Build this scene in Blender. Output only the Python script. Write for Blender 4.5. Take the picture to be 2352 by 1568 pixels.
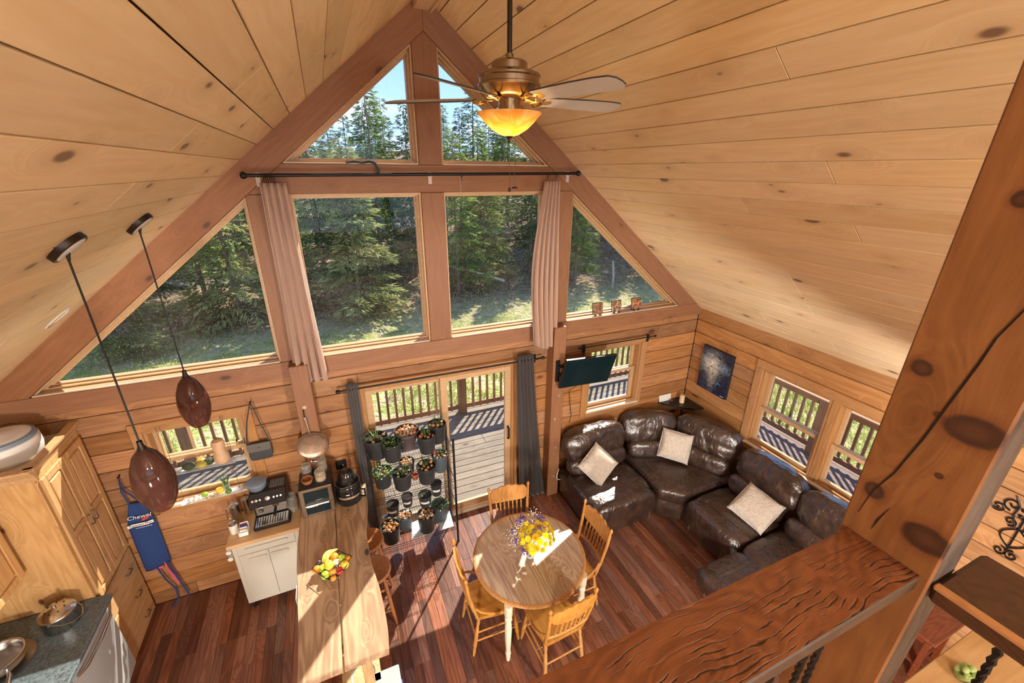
import bpy, bmesh, math, random
from mathutils import Vector, Matrix, noise
for o in list(bpy.data.objects): bpy.data.objects.remove(o)
SC = bpy.context.scene
COL = SC.collection
rnd = random.Random(7)
PI = math.pi

# ------------------------------------------------------------------ camera
def make_camera():
    yaw, pit, rol = math.radians(23.358), math.radians(22.1156), math.radians(.4879)
    f = Vector((math.sin(yaw)*math.cos(pit), math.cos(yaw)*math.cos(pit), -math.sin(pit)))
    r = f.cross(Vector((0, 0, 1))).normalized(); u = r.cross(f)
    c, s = math.cos(rol), math.sin(rol)
    r, u = c*r+s*u, -s*r+c*u
    cd = bpy.data.cameras.new('camera'); cam = bpy.data.objects.new('camera', cd); COL.objects.link(cam)
    m = Matrix((r, u, -f)).transposed().to_4x4(); m.translation = Vector((-.9607, -4.15, 4.1355))
    cam.matrix_world = m
    cd.sensor_width = 36; cd.lens = 968.94/2352*36; cd.clip_start = .02; cd.clip_end = 400
    SC.camera = cam
make_camera()
SC.view_settings.view_transform = 'Standard'; SC.view_settings.look = 'None'
SC.view_settings.gamma = 1; SC.view_settings.use_curve_mapping = False
SC.view_settings.exposure = 0.85
LOFT_FILL_W = 85         # watts of each added fill globe in the loft, out of view
LOW_FILL_W = 250         # watts of each added fill globe under the loft, out of view

# ------------------------------------------------------------------ sky and sun
SUN_DIR = Vector((.635, .772, 1.02)).normalized()      # towards the sun
def make_sky():
    w = bpy.data.worlds.new('sky'); SC.world = w; w.use_nodes = True
    nt = w.node_tree; N = nt.nodes; L = nt.links; N.clear()
    out = N.new('ShaderNodeOutputWorld'); bg = N.new('ShaderNodeBackground'); L.new(bg.outputs[0], out.inputs[0])
    tc = N.new('ShaderNodeTexCoord'); sep = N.new('ShaderNodeSeparateXYZ'); L.new(tc.outputs['Generated'], sep.inputs[0])
    ramp = N.new('ShaderNodeValToRGB'); L.new(sep.outputs[2], ramp.inputs[0])
    e = ramp.color_ramp.elements
    e[0].position = 0; e[0].color = (.45, .64, .95, 1); e[1].position = .7; e[1].color = (.11, .27, .66, 1)
    m = e.new(.22); m.color = (.24, .45, .88, 1)
    mp = N.new('ShaderNodeMapping'); mp.inputs['Scale'].default_value = (1.2, 1.2, 5); L.new(tc.outputs['Generated'], mp.inputs[0])
    nz = N.new('ShaderNodeTexNoise'); nz.inputs['Scale'].default_value = 2.4; nz.inputs['Detail'].default_value = 8; L.new(mp.outputs[0], nz.inputs[0])
    cr = N.new('ShaderNodeValToRGB'); L.new(nz.outputs[0], cr.inputs[0])
    cr.color_ramp.elements[0].position = .46; cr.color_ramp.elements[1].position = .85
    mx = N.new('ShaderNodeMixRGB'); L.new(cr.outputs[0], mx.inputs[0]); L.new(ramp.outputs[0], mx.inputs[1]); mx.inputs[2].default_value = (.92, .94, .97, 1)
    L.new(mx.outputs[0], bg.inputs[0]); bg.inputs[1].default_value = 1.05
    sd = bpy.data.lights.new('sun', 'SUN'); sd.energy = 5.6; sd.angle = .009; sd.color = (1, .93, .80)
    so = bpy.data.objects.new('sun', sd); COL.objects.link(so); so.location = (20, 24, 30)
    so.rotation_euler = (-SUN_DIR).to_track_quat('-Z', 'Y').to_euler()
make_sky()

# ------------------------------------------------------------------ materials
class MatTable(dict):
    def __missing__(s, name):
        m = bpy.data.materials.new(name); m.use_nodes = True; s[name] = m; return m
MATS = MatTable()
def newmat(name):
    m = MATS[name]
    nt = m.node_tree
    return m, nt.nodes, nt.links, nt.nodes['Principled BSDF']
def plain(name, col, rough=.5, metal=0, bump=0, bscale=40, var=0, vscale=6, spec=.5, sheen=0, trans=0, emit=None, alpha=1, coat=0):
    m, N, L, b = newmat(name)
    b.inputs['Base Color'].default_value = (*col, 1); b.inputs['Roughness'].default_value = rough; b.inputs['Metallic'].default_value = metal
    b.inputs['Specular IOR Level'].default_value = spec; b.inputs['Sheen Weight'].default_value = sheen; b.inputs['Alpha'].default_value = alpha
    b.inputs['Coat Weight'].default_value = coat; b.inputs['Coat Roughness'].default_value = .2
    if emit: b.inputs['Emission Color'].default_value = (*emit[0], 1); b.inputs['Emission Strength'].default_value = emit[1]
    if bump or var:
        tc = N.new('ShaderNodeTexCoord')
        nz = N.new('ShaderNodeTexNoise'); nz.inputs['Scale'].default_value = bscale; nz.inputs['Detail'].default_value = 4; L.new(tc.outputs['Object'], nz.inputs[0])
        if bump:
            bp = N.new('ShaderNodeBump'); bp.inputs['Strength'].default_value = bump; bp.inputs['Distance'].default_value = .02
            L.new(nz.outputs[0], bp.inputs['Height']); L.new(bp.outputs[0], b.inputs['Normal'])
        if var:
            n2 = N.new('ShaderNodeTexNoise'); n2.inputs['Scale'].default_value = vscale; n2.inputs['Detail'].default_value = 5; L.new(tc.outputs['Object'], n2.inputs[0])
            hs = N.new('ShaderNodeHueSaturation'); hs.inputs['Color'].default_value = (*col, 1)
            mr = N.new('ShaderNodeMapRange'); mr.inputs[1].default_value = .3; mr.inputs[2].default_value = .7
            mr.inputs[3].default_value = 1-var; mr.inputs[4].default_value = 1+var
            L.new(n2.outputs[0], mr.inputs[0]); L.new(mr.outputs[0], hs.inputs['Value']); L.new(hs.outputs[0], b.inputs['Base Color'])
    return m
def wood(name, light, dark, knot, along=0, S=1., knots=.13, kscale=1.6, rough=.45, var=.18, bump=.12, ring=.35, satvar=.06, coat=0, stain=None):
    m, N, L, b = newmat(name)
    def math_(op, a, bb=None, c=None):
        n = N.new('ShaderNodeMath'); n.operation = op
        for i, v in enumerate((a, bb, c)):
            if v is None: continue
            if isinstance(v, (int, float)): n.inputs[i].default_value = v
            else: L.new(v, n.inputs[i])
        return n.outputs[0]
    tc = N.new('ShaderNodeTexCoord'); oi = N.new('ShaderNodeObjectInfo')
    cb = N.new('ShaderNodeCombineXYZ')
    for i, k in enumerate((37.1, 53.7, 71.3)): L.new(math_('MULTIPLY', oi.outputs['Random'], k), cb.inputs[i])
    ad = N.new('ShaderNodeVectorMath'); L.new(tc.outputs['Object'], ad.inputs[0]); L.new(cb.outputs[0], ad.inputs[1])
    def mapp(al, s):
        mp = N.new('ShaderNodeMapping'); v = [s, s, s]; v[along] = s*al; mp.inputs['Scale'].default_value = v; L.new(ad.outputs[0], mp.inputs[0]); return mp.outputs[0]
    sx = N.new('ShaderNodeSeparateXYZ'); L.new(ad.outputs[0], sx.inputs[0]); oth = [i for i in range(3) if i != along]
    kv = N.new('ShaderNodeCombineXYZ'); L.new(math_('MULTIPLY', sx.outputs[along], kscale*.5), kv.inputs[0]); L.new(math_('MULTIPLY', math_('ADD', sx.outputs[oth[0]], sx.outputs[oth[1]]), kscale), kv.inputs[1])
    vo = N.new('ShaderNodeTexVoronoi'); vo.voronoi_dimensions = '2D'; vo.inputs['Scale'].default_value = 1; L.new(kv.outputs[0], vo.inputs[0])
    sc_ = N.new('ShaderNodeSeparateColor'); L.new(vo.outputs['Color'], sc_.inputs[0])
    d = math_('ADD', vo.outputs['Distance'], math_('MULTIPLY', math_('POWER', sc_.outputs[0], .7), knots*1.25))      # cells without a big knot drop out
    fall = math_('MULTIPLY', math_('POWER', math_('MAXIMUM', math_('SUBTRACT', 1, math_('DIVIDE', d, .42)), 0), 2), .55)
    base = mapp(.10, S)
    wv = N.new('ShaderNodeVectorMath'); L.new(base, wv.inputs[0])
    cw = N.new('ShaderNodeCombineXYZ')
    for i in range(3): L.new(fall, cw.inputs[i])
    L.new(cw.outputs[0], wv.inputs[1])
    n1 = N.new('ShaderNodeTexNoise'); n1.inputs['Scale'].default_value = 3.2; n1.inputs['Detail'].default_value = 3; L.new(wv.outputs[0], n1.inputs[0])
    n2 = N.new('ShaderNodeTexNoise'); n2.inputs['Scale'].default_value = 34; n2.inputs['Detail'].default_value = 6; n2.inputs['Roughness'].default_value = .65; L.new(wv.outputs[0], n2.inputs[0])
    rg = math_('ADD', math_('MULTIPLY', math_('SINE', math_('MULTIPLY', n1.outputs[0], 75)), .5), .5)
    g = math_('ADD', math_('MULTIPLY', rg, ring), math_('MULTIPLY', n2.outputs[0], 1.0-ring*.4))
    mr = N.new('ShaderNodeMapRange'); mr.inputs[1].default_value = .28; mr.inputs[2].default_value = .95; L.new(g, mr.inputs[0])
    mx = N.new('ShaderNodeMixRGB'); L.new(mr.outputs[0], mx.inputs[0]); mx.inputs[1].default_value = (*light, 1); mx.inputs[2].default_value = (*dark, 1)
    col = mx.outputs[0]
    if stain:
        ns = N.new('ShaderNodeTexNoise'); ns.inputs['Scale'].default_value = 1.1; ns.inputs['Detail'].default_value = 6; ns.inputs['Roughness'].default_value = .7; L.new(mapp(.5, 2.2), ns.inputs[0])
        ms = N.new('ShaderNodeMapRange'); ms.inputs[1].default_value = .48; ms.inputs[2].default_value = .7; ms.inputs[4].default_value = stain[1]; L.new(ns.outputs[0], ms.inputs[0])
        m3 = N.new('ShaderNodeMixRGB'); L.new(ms.outputs[0], m3.inputs[0]); L.new(col, m3.inputs[1]); m3.inputs[2].default_value = (*stain[0], 1); col = m3.outputs[0]
    if knots:
        kr = N.new('ShaderNodeMapRange'); kr.interpolation_type = 'SMOOTHSTEP'
        kr.inputs[1].default_value = knots; kr.inputs[2].default_value = knots*.55; L.new(d, kr.inputs[0])
        hal = N.new('ShaderNodeMapRange'); hal.inputs[1].default_value = knots*2.3; hal.inputs[2].default_value = knots; hal.inputs[4].default_value = .45; L.new(d, hal.inputs[0])
        mh = N.new('ShaderNodeMixRGB'); L.new(hal.outputs[0], mh.inputs[0]); L.new(col, mh.inputs[1]); mh.inputs[2].default_value = (*[x*.8 for x in dark], 1)
        mk = N.new('ShaderNodeMixRGB'); L.new(kr.outputs[0], mk.inputs[0]); L.new(mh.outputs[0], mk.inputs[1]); mk.inputs[2].default_value = (*knot, 1)
        col = mk.outputs[0]
    hs = N.new('ShaderNodeHueSaturation'); L.new(col, hs.inputs['Color'])
    v = N.new('ShaderNodeMapRange'); v.inputs[3].default_value = 1-var; v.inputs[4].default_value = 1+var; L.new(oi.outputs['Random'], v.inputs[0]); L.new(v.outputs[0], hs.inputs['Value'])
    wn = N.new('ShaderNodeTexWhiteNoise'); wn.noise_dimensions = '1D'; L.new(oi.outputs['Random'], wn.inputs['W'])
    s2 = N.new('ShaderNodeMapRange'); s2.inputs[3].default_value = 1-satvar; s2.inputs[4].default_value = 1+satvar; L.new(wn.outputs[0], s2.inputs[0]); L.new(s2.outputs[0], hs.inputs['Saturation'])
    L.new(hs.outputs[0], b.inputs['Base Color'])
    b.inputs['Roughness'].default_value = rough; b.inputs['Coat Weight'].default_value = coat; b.inputs['Coat Roughness'].default_value = .25
    b.inputs['Specular IOR Level'].default_value = .35
    if bump:
        bp = N.new('ShaderNodeBump'); bp.inputs['Strength'].default_value = bump; bp.inputs['Distance'].default_value = .01
        L.new(g, bp.inputs['Height']); L.new(bp.outputs[0], b.inputs['Normal'])
    return m
def glassy(name, tint=(1, 1, 1), gloss=.08, rough=0., dust=0., body=None, bodyamt=0.):
    """clear glazing: see-through with a fresnel reflection, optional dust specks or tinted body"""
    m, N, L, b = newmat(name); N.remove(b)
    out = N['Material Output']
    t = N.new('ShaderNodeBsdfTransparent'); t.inputs[0].default_value = (*tint, 1)
    g = N.new('ShaderNodeBsdfGlossy'); g.inputs['Roughness'].default_value = rough
    lw = N.new('ShaderNodeLayerWeight'); lw.inputs[0].default_value = .5
    pw = N.new('ShaderNodeMath'); pw.operation = 'POWER'; pw.inputs[1].default_value = 4.5; L.new(lw.outputs['Facing'], pw.inputs[0])
    fr = N.new('ShaderNodeMath'); fr.operation = 'MULTIPLY_ADD'; fr.inputs[1].default_value = .7; fr.inputs[2].default_value = gloss*.2; L.new(pw.outputs[0], fr.inputs[0])
    mx = N.new('ShaderNodeMixShader'); L.new(fr.outputs[0], mx.inputs[0]); L.new(t.outputs[0], mx.inputs[1]); L.new(g.outputs[0], mx.inputs[2])
    res = mx.outputs[0]
    if dust or body:
        df = N.new('ShaderNodeBsdfDiffuse'); df.inputs[0].default_value = (*(body or (.8, .8, .75)), 1)
        m2 = N.new('ShaderNodeMixShader'); L.new(res, m2.inputs[1]); L.new(df.outputs[0], m2.inputs[2])
        if dust:
            tr = N.new('ShaderNodeBsdfTranslucent'); tr.inputs[0].default_value = (.9, .88, .8, 1)
            ms = N.new('ShaderNodeMixShader'); ms.inputs[0].default_value = .6; L.new(df.outputs[0], ms.inputs[1]); L.new(tr.outputs[0], ms.inputs[2]); L.new(ms.outputs[0], m2.inputs[2])
            tc = N.new('ShaderNodeTexCoord')
            vo = N.new('ShaderNodeTexVoronoi'); vo.inputs['Scale'].default_value = 58; L.new(tc.outputs['Object'], vo.inputs[0])
            r = N.new('ShaderNodeMapRange'); r.inputs[1].default_value = .12; r.inputs[2].default_value = .05; r.inputs[4].default_value = dust; L.new(vo.outputs[0], r.inputs[0])
            n = N.new('ShaderNodeTexNoise'); n.inputs['Scale'].default_value = 2.2; n.inputs['Detail'].default_value = 5; L.new(tc.outputs['Object'], n.inputs[0])
            r2 = N.new('ShaderNodeMapRange'); r2.inputs[1].default_value = .35; r2.inputs[2].default_value = .75; r2.inputs[4].default_value = dust*.015; L.new(n.outputs[0], r2.inputs[0])
            a = N.new('ShaderNodeMath'); a.operation = 'ADD'; L.new(r.outputs[0], a.inputs[0]); L.new(r2.outputs[0], a.inputs[1]); L.new(a.outputs[0], m2.inputs[0])
        else: m2.inputs[0].default_value = bodyamt
        res = m2.outputs[0]
    L.new(res, out.inputs[0])
    return m

wood('pine_ceiling', (.88, .70, .44), (.76, .54, .29), (.24, .14, .09), 1, 1.0, .13, 3.4, .42, .08, .05, .20)
wood('log_wall_x', (.45, .225, .092), (.29, .125, .048), (.12, .045, .02), 0, 1.2, .15, 3.2, .5, .30, .10, .35)
wood('log_wall_y', (.50, .265, .112), (.34, .155, .06), (.13, .05, .02), 1, 1.2, .15, 3.0, .5, .18, .10, .35)
wood('timber_x', (.31, .145, .068), (.235, .10, .045), (.10, .042, .024), 0, 1.3, .12, 3.2, .5, .08, .08, .2)
wood('timber_z', (.31, .145, .068), (.235, .10, .045), (.10, .042, .024), 2, 1.3, .12, 3.2, .5, .08, .08, .2)
wood('casing_x', (.48, .255, .105), (.35, .165, .062), (.15, .06, .03), 0, 1.4, .05, 1.6, .45, .08, .06, .25)
wood('casing_z', (.48, .255, .105), (.35, .165, .062), (.15, .06, .03), 2, 1.4, .05, 1.6, .45, .08, .06, .25)
wood('sash', (.58, .38, .20), (.46, .27, .13), (.2, .1, .05), 0, 2, 0, 1.6, .4, .05, .05, .2)
wood('sill_worn', (.78, .66, .50), (.58, .42, .26), (.2, .1, .05), 0, 2, 0, 1.6, .5, .05, .08, .2)
wood('floor_plank', (.25, .105, .062), (.135, .05, .03), (.06, .02, .012), 1, 1.6, 0, 1.6, .30, .45, .05, .45, .12, coat=.15)
plain('groove_dark', (.06, .028, .014), .9)
glassy('pane_dusty', (1, 1, 1), dust=.75)
glassy('pane_clear', (1, 1, 1))

# ------------------------------------------------------------------ mesh helpers
class B:
    def __init__(s): s.bm = bmesh.new()
    def box(s, x0, x1, y0, y1, z0, z1, bev=0, M=None, seg=1):
        x0, x1 = min(x0, x1), max(x0, x1); y0, y1 = min(y0, y1), max(y0, y1); z0, z1 = min(z0, z1), max(z0, z1)
        vs = [s.bm.verts.new((x, y, z)) for x in (x0, x1) for y in (y0, y1) for z in (z0, z1)]
        fs = [(0, 1, 3, 2), (4, 6, 7, 5), (0, 4, 5, 1), (2, 3, 7, 6), (0, 2, 6, 4), (1, 5, 7, 3)]
        fc = [s.bm.faces.new([vs[i] for i in f]) for f in fs]
        if bev:
            es = list({e for f in fc for e in f.edges})
            r = bmesh.ops.bevel(s.bm, geom=es, offset=bev, segments=seg, profile=.5, affect='EDGES', clamp_overlap=True)
            vs = list({v for f in r['faces'] for v in f.verts} | {v for v in vs if v.is_valid})
        if M is not None: bmesh.ops.transform(s.bm, matrix=M, verts=vs)
        return s
    def prism(s, poly, axis, d0, d1, bev=0):
        """poly: 2D points in the two other axes (x,z for axis 1; y,z for axis 0; x,y for axis 2)"""
        def P(a, b, d): return {0: (d, a, b), 1: (a, d, b), 2: (a, b, d)}[axis]
        A = [s.bm.verts.new(P(a, b, d0)) for a, b in poly]; Bq = [s.bm.verts.new(P(a, b, d1)) for a, b in poly]
        n = len(poly); fc = []
        fc.append(s.bm.faces.new(A)); fc.append(s.bm.faces.new(Bq[::-1]))
        for i in range(n): fc.append(s.bm.faces.new((A[i], Bq[i], Bq[(i+1) % n], A[(i+1) % n])))
        bmesh.ops.recalc_face_normals(s.bm, faces=fc)
        if bev:
            es = list({e for f in fc[:2] for e in f.edges})
            bmesh.ops.bevel(s.bm, geom=es, offset=bev, segments=1, affect='EDGES', clamp_overlap=True)
        return s
    def ring(s, outer, inner, axis, d0, d1):
        def P(a, b, d): return {0: (d, a, b), 1: (a, d, b), 2: (a, b, d)}[axis]
        n = len(outer); V = [[s.bm.verts.new(P(a, b, d)) for a, b in pl] for pl in (outer, inner) for d in (d0, d1)]
        fc = []
        for i in range(n):
            j = (i+1) % n
            for a, b in ((0, 2), (2, 3), (3, 1), (1, 0)): fc.append(s.bm.faces.new((V[a][i], V[a][j], V[b][j], V[b][i])))
        bmesh.ops.recalc_face_normals(s.bm, faces=fc); return s
    def tube(s, pts, r, n=8, closed=False, cap=True):
        pts = [Vector(p) for p in pts]; k = len(pts); R = r if isinstance(r, (list, tuple)) else [r]*k
        rings = []; up = None
        for i, p in enumerate(pts):
            if closed: t = pts[(i+1) % k]-pts[i-1]
            else: t = pts[min(i+1, k-1)]-pts[max(i-1, 0)]
            t = t.normalized() if t.length > 1e-9 else Vector((0, 0, 1))
            if up is None: up = Vector((0, 0, 1)) if abs(t.z) < .9 else Vector((1, 0, 0))
            a = (up-t*up.dot(t))
            if a.length < 1e-6: a = t.orthogonal()
            a.normalize(); up = a; b = t.cross(a)
            rings.append([s.bm.verts.new(p+(a*math.cos(2*PI*j/n)+b*math.sin(2*PI*j/n))*R[i]) for j in range(n)])
        for i in range(k if closed else k-1):
            A = rings[i]; Bq = rings[(i+1) % k]
            for j in range(n): s.bm.faces.new((A[j], A[(j+1) % n], Bq[(j+1) % n], Bq[j]))
        if cap and not closed: s.bm.faces.new(rings[0][::-1]); s.bm.faces.new(rings[-1])
        return s
    def cyl(s, p0, p1, r0, r1=None, n=12): return s.tube([p0, p1], [r0, r0 if r1 is None else r1], n)
    def lathe(s, prof, n=20, c=(0, 0, 0), M=None, a0=0, a1=2*PI):
        full = abs(a1-a0-2*PI) < 1e-6; c = Vector(c); rows = []; vs = []
        for r, z in prof:
            if r < 1e-6: row = [s.bm.verts.new(c+Vector((0, 0, z)))]
            else: row = [s.bm.verts.new(c+Vector((r*math.cos(a0+(a1-a0)*j/(n if full else n-1)), r*math.sin(a0+(a1-a0)*j/(n if full else n-1)), z))) for j in range(n)]
            rows.append(row); vs += row
        for A, Bq in zip(rows, rows[1:]):
            for j in range(n if full else n-1):
                k = (j+1) % n
                if len(A) == 1 and len(Bq) == 1: continue
                if len(A) == 1: s.bm.faces.new((A[0], Bq[k], Bq[j]))
                elif len(Bq) == 1: s.bm.faces.new((A[j], A[k], Bq[0]))
                else: s.bm.faces.new((A[j], A[k], Bq[k], Bq[j]))
        if M is not None: bmesh.ops.transform(s.bm, matrix=M, verts=vs)
        return s
    def puff(s, c, size, k=4, n=10, wr=0, ws=6, M=None, seed=0):
        """rounded cushion: superellipsoid with optional wrinkles"""
        c = Vector(c); idx = {}; vs = []
        def V(a, b, f, sg):
            p = [0, 0, 0]; p[f] = sg; p[(f+1) % 3] = a; p[(f+2) % 3] = b
            key = tuple(round(q, 5) for q in p)
            if key in idx: return idx[key]
            q = Vector(p); ln = (abs(q.x)**k+abs(q.y)**k+abs(q.z)**k)**(1/k); q /= ln
            w = Vector((q.x*size[0]/2, q.y*size[1]/2, q.z*size[2]/2))
            if wr:
                nn = noise.noise(w*ws+Vector((seed, seed*2.1, seed*3.7)))+.5*noise.noise(w*ws*2.3+Vector((seed, 1, 2)))
                w += q.normalized()*nn*wr
            v = s.bm.verts.new(w+c); idx[key] = v; vs.append(v); return v
        for f in range(3):
            for sg in (-1, 1):
                for i in range(n):
                    for j in range(n):
                        g = lambda t: math.tan((t/n*2-1)*PI/4)
                        q = [V(g(i), g(j), f, sg), V(g(i+1), g(j), f, sg), V(g(i+1), g(j+1), f, sg), V(g(i), g(j+1), f, sg)]
                        if sg < 0: q.reverse()
                        try: s.bm.faces.new(q)
                        except ValueError: pass
        if M is not None: bmesh.ops.transform(s.bm, matrix=M, verts=vs)
        return s
    def ball(s, c, r, n=8, M=None):
        r = r if isinstance(r, (tuple, list)) else (r, r, r)
        T = Matrix.Translation(c) @ (M if M is not None else Matrix()) @ Matrix.Diagonal((*r, 1))
        bmesh.ops.create_uvsphere(s.bm, u_segments=n+2, v_segments=n, radius=1, matrix=T); return s
    def grid(s, fn, nu, nv):
        g = [[s.bm.verts.new(fn(i/nu, j/nv)) for j in range(nv+1)] for i in range(nu+1)]
        for i in range(nu):
            for j in range(nv): s.bm.faces.new((g[i][j], g[i+1][j], g[i+1][j+1], g[i][j+1]))
        return s
    def xf(s, M): bmesh.ops.transform(s.bm, matrix=M, verts=s.bm.verts[:]); return s
    def mesh(s, name, mat, smooth=True, angle=40):
        me = bpy.data.meshes.new(name); s.bm.to_mesh(me); s.bm.free()
        if smooth:
            for p in me.polygons: p.use_smooth = True
            me.set_sharp_from_angle(angle=math.radians(angle))
        if mat: me.materials.append(MATS[mat] if isinstance(mat, str) else mat)
        return me
    def build(s, name, mat, parent=None, smooth=True, angle=40, loc=None, **k):
        return link(name, s.mesh(name, mat, smooth, angle), parent, loc, **k)
def link(name, me, parent=None, loc=None, rot=None, kind=None):
    o = bpy.data.objects.new(name, me); COL.objects.link(o)
    if parent: o.parent = parent
    if loc is not None: o.location = loc
    if rot is not None: o.rotation_euler = rot
    if kind: o['kind'] = kind
    return o
def tag(o, label, cat, group=None, kind=None):
    o['label'] = label; o['category'] = cat
    if group: o['group'] = group
    if kind: o['kind'] = kind
    return o
def thing(name, label, cat, loc=(0, 0, 0), rz=0, group=None):
    o = bpy.data.objects.new(name, None); COL.objects.link(o); o.empty_display_size = .05
    o.location = loc; o.rotation_euler = (0, 0, rz); return tag(o, label, cat, group)
def setting(name, bm, mat, smooth=False):
    o = bm.build(name, mat, smooth=smooth); o['kind'] = 'structure'; return o
def dup(o, loc=None, rz=None, parent=None, label=None, group=None):
    c = o.copy(); COL.objects.link(c)
    if parent: c.parent = parent
    if loc is not None: c.location = loc
    if rz is not None: c.rotation_euler = (0, 0, rz)
    if label: c['label'] = label
    if group: c['group'] = group
    for ch in list(o.children): dup(ch, parent=c)
    return c
def inset(poly, d):
    n = len(poly); L = []
    A = sum(poly[i][0]*poly[(i+1) % n][1]-poly[(i+1) % n][0]*poly[i][1] for i in range(n)); sg = 1 if A > 0 else -1
    D = d if isinstance(d, (list, tuple)) else [d]*n
    for i in range(n):
        (x0, y0), (x1, y1) = poly[i], poly[(i+1) % n]; l = math.hypot(x1-x0, y1-y0)
        nx, ny = -(y1-y0)/l*sg, (x1-x0)/l*sg
        L.append((x0+nx*D[i], y0+ny*D[i], x1-x0, y1-y0))
    out = []
    for i in range(n):
        x0, y0, dx, dy = L[i-1]; x1, y1, ex, ey = L[i]
        t = ((x1-x0)*ey-(y1-y0)*ex)/(dx*ey-dy*ex); out.append((x0+dx*t, y0+dy*t))
    return out

# ------------------------------------------------------------------ room shell
HW = 3.69; RZ = 5.465; SL = .8333; YB = -8.0
def roofz(x): return RZ-SL*abs(x)
def build_floor():
    fl = setting('floor', B().box(-HW-.15, HW+.15, YB, .15, -.12, -.012), 'groove_dark')
    W = .0826; meshes = {}
    def plank_mesh(ln):
        if ln not in meshes: meshes[ln] = B().box(-W/2+.0008, W/2-.0008, -ln/2, ln/2, -.012, 0, .0012).mesh('plank', 'floor_plank', False)
        return meshes[ln]
    r = random.Random(3); nx = int(2*HW/W); far = B()
    for i in range(nx):
        x = -HW+W*(i+.5); y = 0.
        first = r.choice((.4, .7, 1.0))
        while y > YB:
            ln = first if y == 0 else r.choice((.6, .9, 1.2, 1.5)); yc = y-ln/2
            if -3.05 < x < 3.0 and y > -2.35: link('plank', plank_mesh(ln), fl, (x, yc, 0))
            else: far.box(x-W/2+.0008, x+W/2-.0008, max(y-ln, YB), y, -.012, 0)
            y -= ln+.0006
    o = far.build('plank_field', 'floor_plank', fl, False); o['kind'] = 'stuff'
build_floor()

def build_ceiling():
    ce = setting('ceiling', B().prism([(-HW-.5, roofz(HW+.5)), (0, RZ), (HW+.5, roofz(HW+.5)), (HW+.5, roofz(HW+.5)+.25), (0, RZ+.25), (-HW-.5, roofz(HW+.5)+.25)], 1, YB-.2, .55), 'groove_dark')
    W = .1775; th = math.atan(SL); meshes = {}; r = random.Random(11)
    def bm(ln):
        if ln not in meshes: meshes[ln] = B().box(-W/2+.0028, W/2-.0028, -ln/2, ln/2, -.016, .004, .0025).mesh('ceiling_board', 'pine_ceiling', False)
        return meshes[ln]
    n = int(HW/math.cos(th)/W)+1
    for side in (-1, 1):
        for i in range(n):
            s = (i+.5)*W+.02; y = .02; first = True
            while y > YB:
                ln = r.choice((1.2, 1.9, 2.6, 3.4)) if first else r.choice((2.4, 3.2, 4.0)); first = False
                x = side*s*math.cos(th); z = RZ-s*math.sin(th)
                link('ceiling_board', bm(ln), ce, (x, y-ln/2, z), (0, side*th, 0)); y -= ln+.003
    # ridge block at the peak
    B().box(-.07, .06, -.42, .01, RZ-.135, RZ-.02, .004).build('ridge_block', 'pine_ceiling', ce, False)
    B().box(.062, .085, -.42, .01, RZ-.15, RZ-.03, .004).build('ridge_trim', 'pine_ceiling', ce, False)
build_ceiling()

OPEN_BACK = [(-2.70, -1.94, 1.17, 1.985), (-.885, .87, .03, 2.03), (1.915, 2.735, 1.115, 2.005)]
OPEN_RIGHT = [(-2.76, -1.125, .90, 1.93)]
def cut_runs(a0, a1, z0, z1, opens):
    cuts = [(o[0], o[1]) for o in opens if o[2] < z1-.004 and o[3] > z0+.004]
    runs = []; a = a0
    for c0, c1 in sorted(cuts):
        if c0 > a: runs.append((a, c0))
        a = max(a, c1)
    if a < a1: runs.append((a, a1))
    return runs
def course_levels(top, base=2.203, h=.1872):
    zs = [top]+[base-h*k for k in range(12)]
    zs = [z for z in zs if z > .03]+[0]; return zs
def sheath(axis, a0, a1, z0, z1, opens, d0, d1):
    b = B(); zs = sorted({z0, z1, *[o[2] for o in opens], *[o[3] for o in opens]})
    for p, q in zip(zs, zs[1:]):
        for u, v in cut_runs(a0, a1, p, q, opens):
            if axis == 1: b.box(u, v, d0, d1, p, q)
            else: b.box(d0, d1, u, v, p, q)
    return b
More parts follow.
